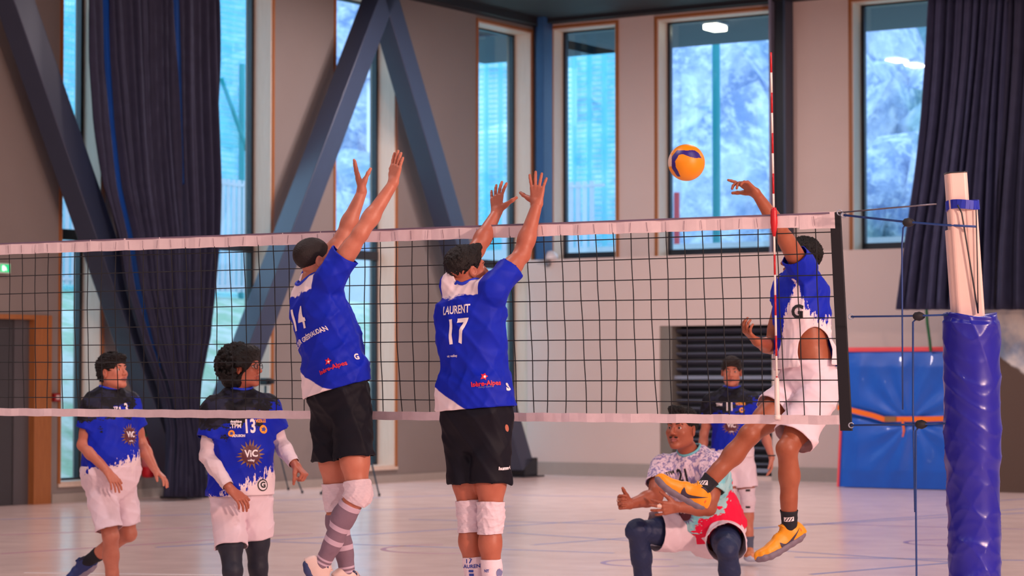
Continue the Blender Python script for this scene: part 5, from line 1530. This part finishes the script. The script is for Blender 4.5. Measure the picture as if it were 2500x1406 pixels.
for q in 'LR':
    k = band_on_leg('knee_pad', B, q, .84, 1.21, .010, M_KNEE, o, amp=.0045, seed=13 + ord(q), pad=.006 if q == 'R' else 0)
    sk = band_on_leg('sock', B, q, 1.50, 1.98, .005, M_SOCKW, o, amp=.0012, seed=15)
    t_ = bvh_of(sk)
    if q == 'L':
        decal('print', text_bm('17', .040, bold=.001), sk, t_, (1144, 1369), B, M_PBLU, lift=.002, up=(0, 0, 1)); decal('print', text_bm('LAURENT', .026, bold=.0006), sk, t_, (1152, 1383), B, M_PBLU, lift=.002, up=(0, 0, 1), rot=.06)
        decal('print', poly_bm([[(-.012, -.006), (.012, -.006), (.012, .006), (-.012, .006)]]), sk, t_, (1150, 1394), B, M_PBLU, lift=.002, up=(0, 0, 1)); decal('print', poly_bm([[(-.012, -.006), (.012, -.006), (.012, .006), (-.012, .006)]]), sk, t_, (1151, 1403), B, M_PBLU, lift=.002, up=(0, 0, 1))
    else:
        decal('crest', poly_bm([star(.013, .024, 11, 2)]), sk, t_, (1220, 1398), B, M_PGRY, lift=.002, up=(0, 0, 1)); decal('print', text_bm('NT', .02, bold=.0006), sk, t_, (1188, 1394), B, M_PBLU, lift=.002, up=(0, 0, 1))
    make_shoe(o, B['an' + q], B['toe' + q], (-.2, -.3, .9), SH_WHT, 1 if q == 'R' else -1)
T = bvh_of(s)
bk = Vector(-B['f'])
decal('number', text_bm('17', .175, xs=.74, bold=.003), s, T, (1113, 812), B, M_PRINT, n=(-.62, -.78, 0)); decal('name_print', text_bm('LAURENT', .058, xs=.62, bold=.0012), s, T, (1114, 757), B, M_PRINT, n=(-.55, -.83, 0))
decal('logo', poly_bm([star(.011, .022, 5, 4)]), s, T, (1182, 919), B, M_PRED); decal('logo', poly_bm([disc(.006, 10)]), s, T, (1183, 920), B, M_PRINT, lift=.005)
decal('sponsor', text_bm('Isère-Alpes', .034, xs=.95, bold=.001), s, T, (1187, 936), B, M_PRED); decal('sponsor_line', text_bm('volley comité', .014), s, T, (1186, 944), B, M_PGRY); decal('sponsor_line', text_bm('vic volley', .018, bold=.0003), s, T, (1104, 869), B, M_PRINT)
decal('side_badge', text_bm('S', .05, bold=.003), s, T, (1240, 945), B, M_PRINT)
sh_ = [c for c in o.children if c.name.startswith('shorts')][0]; decal('brand_print', text_bm('hummel', .022, bold=.0012), sh_, bvh_of(sh_), (1234, 1143), B, M_PRINT)

# ---------------------------------------------------------------- blocker fourteen
B = joints(12.85, dict(pel=(828, 966), neck=(757, 706, .02), head=(770, 636, .06), shR=(806, 680, -.10), elR=(880, 570, -.14), wrR=(960, 448, -.08), shL=(772, 676, .14), elL=(838, 578, .19), wrL=(884, 468, .20),
    knR=(874, 1204, -.12), anR=(781, 1388, -.02), knL=(820, 1210, .08), anL=(850, 1412, .12)))
finish(B, (.75, .66, 0), rs=(.62, -.78, .05)); B['hf'] = frame_head((.88, .40, .22)); B['hg'] = .99; B['bow'] = A((.025, .0, 0)); B['toeR'] = A((.42, .1, -.9)); B['toeL'] = A((.6, .3, -.7)); B['upR'] = (.85, .1, .4); B['upL'] = (.5, .2, .8); B['ag'] = 1.0
B['handR'] = dict(d=(.16, .05, 1), n=(.70, .70, 0), curl=.06, spread=.10, thumb=(.7, .55, .2)); B['handL'] = dict(d=(-.30, .10, 1), n=(.93, .20, .28), curl=.03, spread=.05, thumb=(.75, .25, .55))
report('14', B)
o = person(B, 'player with number fourteen on a blue shirt jumping to block, knee bent')
make_body(B, o, SK_LIGHT); make_hair(B, o, 'buzz', HR_GR)
s = make_shirt(B, o, m_blocker_shirt(.19), hem=.055, off=.018, seed=21, sleeve=.52, sr=.076, wr_amp=.009, wr_f=17, flare=.022, mid=.012, extra=[(Cone(P(872, 884, 12.85), P(882, 878, 12.8), .04, .018), .04), (Cone(P(838, 760, 12.9), P(868, 850, 12.9), .05, .05), .05)]); make_collar(B, o, M_COLB)
make_shorts(B, o, M_BSHORT, length=.62, r0=.108, r1=.108, seed=22, waist=.15)
T = bvh_of(s)
decal('number', text_bm('14', .16, xs=.78, bold=.003), s, T, (729, 782), B, M_PRINT, n=(-.75, -.66, 0)); decal('sponsor_line', text_bm('SECTEUR GRÉSIVAUDAN', .034, xs=.8, bold=.0008), s, T, (748, 826), B, M_PRINT, rot=.12, n=(-.6, -.8, 0))
decal('logo', poly_bm([star(.011, .022, 5, 4)]), s, T, (802, 882), B, M_PRED); decal('logo', poly_bm([disc(.006, 10)]), s, T, (803, 883), B, M_PRINT, lift=.005); decal('sponsor', text_bm('Isère-Alpes', .034, bold=.001), s, T, (810, 897), B, M_PRED, rot=.1); decal('side_badge', text_bm('G', .045, bold=.002), s, T, (870, 872), B, M_PRINT)
sh_ = [c for c in o.children if c.name.startswith('shorts')][0]; decal('brand_print', text_bm('h', .03, bold=.002), sh_, bvh_of(sh_), (914, 1090), B, M_PRINT)
def m_calf():
    t = NT('calf_sleeve_grey'); a = t.n('ShaderNodeAttribute', attribute_name='leg').outputs['Fac']; c = t.mix(t.noise(t.coord(), 20), lin((132, 108, 126)), lin((118, 94, 114)))
    w = None
    for p, hw in ((.17, .035), (.45, .03), (.62, .03), (.86, .012), (.91, .012)):
        q = t.math('LESS_THAN', t.math('ABSOLUTE', t.math('SUBTRACT', a, p)), hw); w = q if w is None else t.math('MAXIMUM', w, q)
    t.base(t.mix(w, c, lin((196, 172, 192)))); t.b.inputs['Roughness'].default_value = .7; t.bump(t.noise(t.coord(), 300, 2), .1); return t.m
M_CALF = m_calf()
for q in 'LR':
    band_on_leg('knee_pad', B, q, .86, 1.10 if q == 'R' else 1.17, .011, M_KNEE, o, amp=.0045, seed=23, pad=.008)
    band_on_leg('calf_sleeve', B, q, 1.14 if q == 'R' else 1.20, 1.97, .004, M_CALF, o, amp=.0008, seed=24)
    make_shoe(o, B['an' + q], B['toe' + q], B['up' + q], SH_WHT, 1 if q == 'R' else -1)

# ---------------------------------------------------------------- curly-haired player thirteen
B = joints(14.8, dict(pel=(588, 1196), neck=(585, 972), head=(596, 898, -.02), shR=(528, 1006, -.07), elR=(506, 1112, -.10), wrR=(562, 1194, -.22), shL=(650, 1000, .07), elL=(682, 1080, .14), wrL=(722, 1136, .0),
    knR=(568, 1394, -.16), anR=(566, 1556, -.10), knL=(630, 1384, .10), anL=(642, 1552, .14)))
finish(B, (.36, -.93, 0), rs=(-.93, -.36, 0)); B['hf'] = frame_head((.93, -.33, .10)); B['hg'] = .98; B['toeR'] = A((.5, -.85, 0)); B['toeL'] = A((.6, -.8, 0)); B['W'] = .95; B['D'] = .95; B['ag'] = .9; B['lg'] = .92; B['mouth'] = .008
B['handR'] = dict(d=(.70, -.25, -.60), n=(-.45, .55, -.6), curl=.35, spread=.1); B['handL'] = dict(d=(.62, -.45, -.55), n=(-.5, .1, -.7), curl=1.05, spread=.02, thumb=(.7, .3, .6), tcurl=1.0)
report('13', B)
o = person(B, 'curly-haired player with glasses, number thirteen on a blue and white shirt')
make_body(B, o, SK_MID); make_hair(B, o, 'afro', HR_BK, .0045)
s = make_shirt(B, o, m_camo_shirt('jersey_thirteen', .07, dark_from=.77, slope=.8), hem=-.06, off=.036, seed=31, sleeve=.62, sr=.098, wr_amp=.010, wr_f=15, flare=.012, mid=.02); make_collar(B, o, M_COLB, .074, tilt=1.2)
make_shorts(B, o, M_WSHORT, length=dict(L=.60, R=.68), r0=.108, r1=.100, off=.022, seed=32)
for q in 'LR':
    band_on_arm('undershirt_sleeve', B, q, .45, 1.90, .010, M_SLV, o, seed=33); band_on_leg('legging', B, q, .45, 1.95, .006, M_DLEG, o, amp=.001, seed=34); make_shoe(o, B['an' + q], B['toe' + q], Z1, SH_NVY, 1 if q == 'R' else -1)
T = bvh_of(s)
def jersey_prints(s, T, B, num, npx, nsz, sun, scl=1.0, left=None, right=None, badge=None, **kw):
    decal('number', text_bm(num, nsz, xs=.72, bold=.003), s, T, npx, B, M_PRINT)
    if sun:
        decal('emblem_rays', poly_bm(rays(.050 * scl, .088 * scl, 19, 5)), s, T, sun, B, M_PYEL, lift=.003); decal('emblem_disc', poly_bm([disc(.054 * scl, 26)]), s, T, sun, B, M_PMAR, lift=.0048)
        decal('emblem_text', text_bm('ViC', .058 * scl, xs=.9, bold=.0018), s, T, (sun[0] + 1, sun[1] - 2), B, M_PRINT, lift=.0066); decal('emblem_line', text_bm('volley', .016 * scl, bold=.0006), s, T, (sun[0] + 1, sun[1] + 14 * scl), B, M_PRINT, lift=.0066)
    for px, txt, sz, m in (left or []): decal('sponsor', text_bm(txt, sz, xs=.9, bold=.0012), s, T, px, B, m)
    for px, r in (right or []): decal('badge', poly_bm([disc(r, 16)]), s, T, px, B, M_PORA); decal('badge_mark', poly_bm([star(r * .35, r * .7, 5, 1)]), s, T, px, B, M_PBLU, lift=.005)
    if badge: decal('side_badge', poly_bm([disc(.036, 18)]), s, T, badge, B, M_PBLK, lift=.003); decal('side_badge', poly_bm([disc(.029, 18)]), s, T, badge, B, M_PRINT, lift=.0045); decal('side_badge', text_bm('G', .05, bold=.002), s, T, badge, B, M_PBLK, lift=.006)
jersey_prints(s, T, B, '13', (609, 1042), .115, (612, 1110), 1.0, left=[((575, 1040), '.TPM', .036, M_PRINT), ((583, 1064), 'ADUSON', .02, M_PRINT), ((576, 1029), 'dauphine', .02, M_PRINT), ((636, 1028), 'VIZILLE', .026, M_PORA)], right=[((565, 1058), .020), ((643, 1048), .026)], badge=(641, 1184))
# glasses
c, (r, f, u), g = B['head'], B['hf'], B['hg']; L = lambda x, y, z: Vector(c + (r * x + f * y + u * z) * g)
gl = empty_part('glasses', o)
M_GLS = mat('glasses_black', (16, 16, 20), .3)
def lens_glass():
    t = NT('spectacle_lens'); tr = t.n('ShaderNodeBsdfTransparent'); tr.inputs[0].default_value = (.92, .94, .97, 1); go = t.n('ShaderNodeBsdfGlossy'); go.inputs['Roughness'].default_value = .05; mx = t.n('ShaderNodeMixShader'); mx.inputs[0].default_value = .22
    t.l(tr.outputs[0], mx.inputs[1]); t.l(go.outputs[0], mx.inputs[2]); t.l(mx.outputs[0], t.out.inputs[0]); t.noise(t.coord(), 4); return t.m
M_LENS_G = lens_glass()
for q in (-1, 1):
    ring = [L(q * .034 + .024 * math.cos(a), .103 - .006 * abs(math.cos(a)), .0 + .017 * math.sin(a)) for a in np.linspace(0, 6.2832, 21)]
    MB().tube(ring, .0022, 6, False).build('rim', M_GLS, gl, True, fix=False)
    MB().add(ring[:-1], [tuple(range(20))]).build('lens', M_LENS_G, gl)
    MB().tube([L(q * .058, .096, .004), L(q * .077, .05, .006), L(q * .080, -.01, .004)], .0022, 6).build('temple_arm', M_GLS, gl, True)
MB().tube([L(-.011, .104, .004), L(0, .107, .007), L(.011, .104, .004)], .002, 6).build('bridge', M_GLS, gl, True)

# ---------------------------------------------------------------- walking player on the far left
B = joints(17.4, dict(pel=(268, 1154), neck=(268, 966), head=(276, 908, -.03), shR=(228, 990, -.09), elR=(203, 1086, -.11), wrR=(262, 1150, -.26), shL=(312, 986, .10), elL=(345, 1084, .14), wrL=(378, 1146, -.02),
    knR=(270, 1308, -.16), anR=(277, 1460, -.05), knL=(313, 1302, .08), anL=(206, 1376, .26)))
finish(B, (.55, -.83, 0), rs=(-.83, -.55, 0)); B['hf'] = frame_head((.80, -.52, .20)); B['hg'] = 1.06; B['toeR'] = A((.7, -.7, 0)); B['toeL'] = A((-.80, .1, -.55)); B['upL'] = (-.45, -.1, .85); B['belly'] = .045; B['W'] = 1.04; B['ag'] = 1.02; B['jaw'] = 1.08
B['handR'] = dict(d=(.55, -.25, -.75), n=(-.55, .6, -.5), curl=.22, spread=.2); B['handL'] = dict(d=(.72, -.35, -.60), n=(-.55, .05, -.8), curl=.22, spread=.25)
report('3', B)
o = person(B, 'dark-haired player in blue and white walking in front of the fire extinguisher')
make_body(B, o, SK_LIGHT); make_hair(B, o, 'mop', HR_DK)
s = make_shirt(B, o, m_camo_shirt('jersey_far_left', .15, dark_from=.79, slope=.7), hem=-.08, off=.028, seed=41, sleeve=.62, sr=.088, wr_amp=.007, wr_f=17); make_collar(B, o, M_COLB)
make_shorts(B, o, M_WSHORT, length=dict(L=.84, R=.90), r0=.106, r1=.100, off=.036, seed=42)
T = bvh_of(s); jersey_prints(s, T, B, '3', (308, 998), .10, (318, 1063), .95, left=[((286, 997), 'TPM', .03, M_PRINT)])
for q in 'LR':
    band_on_leg('sock', B, q, 1.66, 1.98, .006, M_SOCKB, o, amp=.001, seed=43); make_shoe(o, B['an' + q], B['toe' + q], (-.45, -.1, .85) if q == 'L' else Z1, SH_NVY, 1 if q == 'R' else -1)

# ---------------------------------------------------------------- spiker
B = joints(13.6, dict(pel=(1976, 936), neck=(1957, 672, .03), head=(1955, 634, .10), shL=(1956, 650, -.10), elL=(1902, 556, -.26), wrL=(1846, 472, -.36), shR=(1922, 704, .16), elR=(1882, 846, .14), wrR=(1850, 836, -.10),
    knL=(1922, 1096, -.26), anL=(1928, 1296, -.16), knR=(1830, 1062, -.10), anR=(1706, 1204, -.12)))
finish(B, (-.72, -.69, 0), rs=(-.60, .78, -.15)); B['hf'] = frame_head((-.95, -.22, .08)); B['hg'] = .98; B['bow'] = A((-.02, -.01, 0)); B['toeL'] = A((-.80, -.25, -.46)); B['toeR'] = A((-.86, -.10, .46)); B['upL'] = (-.45, -.05, .87); B['upR'] = (.40, -.10, .90); B['W'] = .94; B['D'] = .98; B['ag'] = .95
B['handL'] = dict(d=(-.74, -.22, .58), n=(-.55, -.45, -.65), curl=.5, spread=.22, fcurl=(.12, .55, .6, .5), thumb=(.55, .8, .1)); B['handR'] = dict(d=(-.62, -.35, .55), n=(.45, .1, .65), curl=.5, spread=.2)
report('spiker', B)
o = person(B, 'spiking player in yellow shoes and white shorts leaping behind the net antenna')
make_body(B, o, SK_TAN); make_hair(B, o, 'curlyshort', HR_BK)
hc = A(P(1990, 858, 13.47))          # the shirt rides up over the near flank
s = make_shirt(B, o, m_camo_shirt('jersey_spiker', .30, .62, -.07, dark_from=1.6, slope=0.0), hem=.14, off=.020, seed=51, sleeve=.30, sr=.080, wr_amp=.008, flare=.022, hole=lambda c: (((c[:, 0] - hc[0]) / .098) ** 2 + ((c[:, 2] - hc[2]) / .135) ** 2 < 1) & (c[:, 1] < hc[1] + .10))
make_collar(B, o, M_COLB)
make_shorts(B, o, M_WSHORT, length=dict(L=.84, R=.50), r0=.112, r1=.122, off=.014, seed=52, waist=.215, amp=.008)
T = bvh_of(s); decal('side_badge', text_bm('G', .10, bold=.004), s, T, (1947, 762), B, M_PBLK, rot=-.15); decal('badge', poly_bm([star(.008, .016, 5, 3)]), s, T, (1902, 677), B, M_PORA)
def swoosh(L=.15):
    pts = [(.03, .33), (.0, .2), (.02, .08), (.08, .0), (.17, -.025), (.3, .02), (.55, .15), (1, .42), (.6, .26), (.42, .195), (.3, .17), (.21, .175), (.14, .22), (.08, .29)]
    return [[((x - .42) * L, (y - .15) * L) for x, y in pts]]
for q, px in (('L', (1930, 1322)), ('R', (1688, 1212))):
    sk = band_on_leg('sock', B, q, 1.74 if q == 'L' else 1.74, 2.02, .006, M_SOCKB, o, amp=.0012, seed=53)
    t_ = bvh_of(sk); pl = (1926, 1268) if q == 'L' else (1716, 1178)
    decal('sock_logo', poly_bm([[(-.026, -.014), (.026, -.010), (.026, .014), (-.026, .010)]]), sk, t_, pl, B, M_PRINT, lift=.002, up=(0, 0, 1)); 
    for e in (-.014, .0, .014): decal('sock_logo_bar', poly_bm([[(e - .008, -.010), (e - .003, -.010), (e + .009, .010), (e + .004, .010)]]), sk, t_, pl, B, M_PBLK, lift=.0035, up=(0, 0, 1))
    so, up_o, (W, d, s_, u) = make_shoe(o, B['an' + q], B['toe' + q], B['up' + q], SH_YEL, 1 if q == 'R' else -1)
    tu = bvh_of(up_o); hit = tu.ray_cast(CAM, ray(*px).normalized())
    dd = Vector(d); vd = -ray(*px).normalized(); nn = Vector(s_) if Vector(s_).dot(vd) > 0 else -Vector(s_)
    bm = poly_bm(swoosh())
    if nn.dot(Vector((0, -1, 0))) > 0:
        ey = Vector(u); ex = ey.cross(nn)
        if ex.dot(-dd) < 0:
            for v in bm.verts: v.co.x *= -1
    sw = decal('side_mark', bm, so, tu, px, B, SH_YEL['dark'], n=nn, up=u, lift=.002, sub=.01)
    hp = [Vector(W(.02, 0, .03)), Vector(W(.01, 0, .06)), Vector(W(.04, 0, .10))]
    small('heel_patch', [(Ell(W(.055, 0, .055), (d, s_, u), (.030, .0385, .040)), 0)], .0045, M_HEEL if 'M_HEEL' in globals() else mat('heel_orange', (252, 104, 30), .5), so)

# ---------------------------------------------------------------- crouching receiver
B = joints(16.2, dict(pel=(1738, 1288, .12), neck=(1690, 1120, -.06), head=(1664, 1048, -.14), shR=(1618, 1140, .02), elR=(1600, 1212, -.16), wrR=(1540, 1230, -.36), shL=(1748, 1138, -.18), elL=(1730, 1240, -.32), wrL=(1656, 1238, -.44),
    knR=(1556, 1296, -.06), anR=(1578, 1484, .12), knL=(1776, 1342, -.36), anL=(1790, 1492, -.22)))
finish(B, (-.42, -.90, 0), rs=(-.90, .42, 0)); B['hf'] = frame_head((-.55, -.82, .12)); B['hg'] = 1.14; B['toeR'] = A((-.75, -.65, 0)); B['toeL'] = A((-.3, -.95, 0)); B['jaw'] = 1.16; B['sit'] = True; B['W'] = 1.18; B['D'] = 1.10; B['ag'] = 1.20; B['lg'] = 1.08; B['belly'] = .02
B['handR'] = dict(d=(-.74, -.60, .12), n=(.62, -.72, .1), g=1.12, curl=.75, spread=.15, thumb=(.75, .6, .25)); B['handL'] = dict(d=(-.93, -.30, -.05), n=(-.35, .85, .1), g=1.12, curl=.3, spread=.22, thumb=(.7, .7, .1))
report('crouch', B)
o = person(B, 'crouching player in mint and red splash shirt with navy leggings and white shorts')
make_body(B, o, SK_DEEP); make_hair(B, o, 'short', HR_BK)
small('moustache', [(Cone(*[B['head'] + (B['hf'][0] * x + B['hf'][1] * y + B['hf'][2] * z) * B['hg'] for x, y, z in ((-.024, .0875, -.0545), (.024, .0875, -.0545))], .0052, .0052), 0)], .003, M_BROW, o)
s = make_shirt(B, o, m_splash_shirt(), hem=-.06, off=.026, seed=61, sleeve=.62, sr=.092, wr_amp=.008, wr_f=17, flare=.012); make_collar(B, o, M_COLT, .076)
make_shorts(B, o, M_WSHORT, length=dict(L=.62, R=.72), r0=.122, r1=.142, off=.024, seed=62)
T = bvh_of(s); decal('number', text_bm('21', .12, xs=.72, bold=.003), s, T, (1668, 1162), B, M_PBLK); decal('sponsor', text_bm('.TPM', .034, bold=.001), s, T, (1634, 1156), B, M_PBLK); decal('emblem_disc', poly_bm([disc(.052, 24)]), s, T, (1672, 1252), B, M_PMAR); decal('emblem_rays', poly_bm(rays(.045, .08, 17, 5)), s, T, (1672, 1256), B, M_PGRY, lift=.002); decal('emblem_text', text_bm('ViC', .06, bold=.002), s, T, (1672, 1246), B, M_PRINT, lift=.0055)
for k, (px, py) in enumerate(((1738, 1290), (1748, 1287), (1758, 1283), (1768, 1279))): decal('hem_mark', poly_bm([star(.006, .012, 5, k)]), s, T, (px, py), B, M_PRINT)
for q in 'LR':
    lg = band_on_leg('legging', B, q, .34, 1.93, .008, M_NAVY, o, amp=.002, seed=63, pad=.012); make_shoe(o, B['an' + q], B['toe' + q], Z1, SH_WHT, 1 if q == 'R' else -1)
    if q == 'R':
        t_ = bvh_of(lg)
        for k, x in enumerate((1600, 1612)): decal('legging_mark', poly_bm([[(-.03, -.006), (.02, -.010), (.03, .006), (-.02, .010)]]), lg, t_, (x, 1338 + 14 * k), B, M_PGRY, lift=.002, rot=-.4)
# white tape on two fingers
for q, sg in (('R', 1), ('L', -1)):
    H = B['hand' + q]; d_ = unit(H['d']); n_ = unit(A(H['n']) - d_ * (A(H['n']) @ d_)); t_ = np.cross(d_, n_) * sg; g_ = H['g']; a_ = H['curl'] * 1.25
    b_ = B['wr' + q] + (d_ * .094 + t_ * .011) * g_; f_ = unit(d_ + t_ * H['spread'] * .33) * math.cos(a_) + n_ * math.sin(a_)
    small('finger_tape', [(Cone(b_ + f_ * .012, b_ + f_ * .030, .0122, .0120), 0)], .003, M_TAPEF, o)

# ---------------------------------------------------------------- player in front of the hatch
B = joints(21.7, dict(pel=(1788, 1108), neck=(1787, 962), head=(1786, 908, -.03), shR=(1740, 984, .03), elR=(1719, 1058, .06), wrR=(1714, 1122, -.04), shL=(1838, 984, .0), elL=(1866, 1056, .04), wrL=(1884, 1116, -.06),
    knR=(1785, 1224, -.05), anR=(1796, 1344, .06), knL=(1826, 1220, -.05), anL=(1828, 1346, -.02)))
finish(B, (-.10, -.99, 0), rs=(-1, .05, 0)); B['hf'] = frame_head((-.12, -.98, .02)); B['hg'] = 1.06; B['toeR'] = A((-.25, -.97, 0)); B['toeL'] = A((.05, -1, 0)); B['W'] = .97; B['ag'] = .92; B['lg'] = .95
B['handR'] = dict(d=(.0, -.1, -1), n=(1, .1, 0), curl=.3, spread=.1); B['handL'] = dict(d=(.0, -.1, -1), n=(-1, .1, 0), curl=.3, spread=.1)
report('11', B)
o = person(B, 'player with number eleven standing in front of the dark louvred hatch')
make_body(B, o, SK_LIGHT, .009, .0042); make_hair(B, o, 'fringe', HR_BR, .005)
s = make_shirt(B, o, m_camo_shirt('jersey_eleven', .08, dark_from=.74), h=.009, hem=-.06, off=.028, seed=71, sleeve=.60, sr=.088, wr_amp=.007, wr_f=17); make_collar(B, o, M_COLB)
make_shorts(B, o, M_WSHORT, h=.009, length=.72, r0=.106, r1=.110, off=.028, seed=72)
T = bvh_of(s); jersey_prints(s, T, B, '11', (1781, 993), .11, (1785, 1040), .95, left=[((1756, 988), 'TPM', .034, M_PRINT), ((1808, 986), 'VIZILLE', .03, M_PORA)], right=[((1811, 1001), .022)])
for q in 'LR':
    kp = band_on_leg('knee_pad', B, q, .74, 1.24, .010, M_KNEE, o, .006, amp=.002, seed=73, pad=.006); t_ = bvh_of(kp)
    if q == 'L':
        for py in (1197, 1238): decal('pad_mark', poly_bm([[(-.02, -.01), (.02, -.01), (.02, .01), (-.02, .01)]]), kp, t_, (1826, py), B, M_PBLK, lift=.002)
    band_on_leg('sock', B, q, 1.70, 1.98, .006, mat('sock_grey', (84, 92, 116), .8), o, .006, amp=.001, seed=74); make_shoe(o, B['an' + q], B['toe' + q], Z1, SH_ORG, 1 if q == 'R' else -1)
wb = A(lerp(B['elL'], B['wrL'], .93)); dd = unit(B['wrL'] - B['elL'])
MB().tube([Vector(wb + .034 * (math.cos(a) * A((1, 0, 0)) + math.sin(a) * A((0, 1, 0)))) for a in np.linspace(0, 6.2832, 17)], .006, 6, False).build('wristband', M_PBLK, o, True, fix=False)
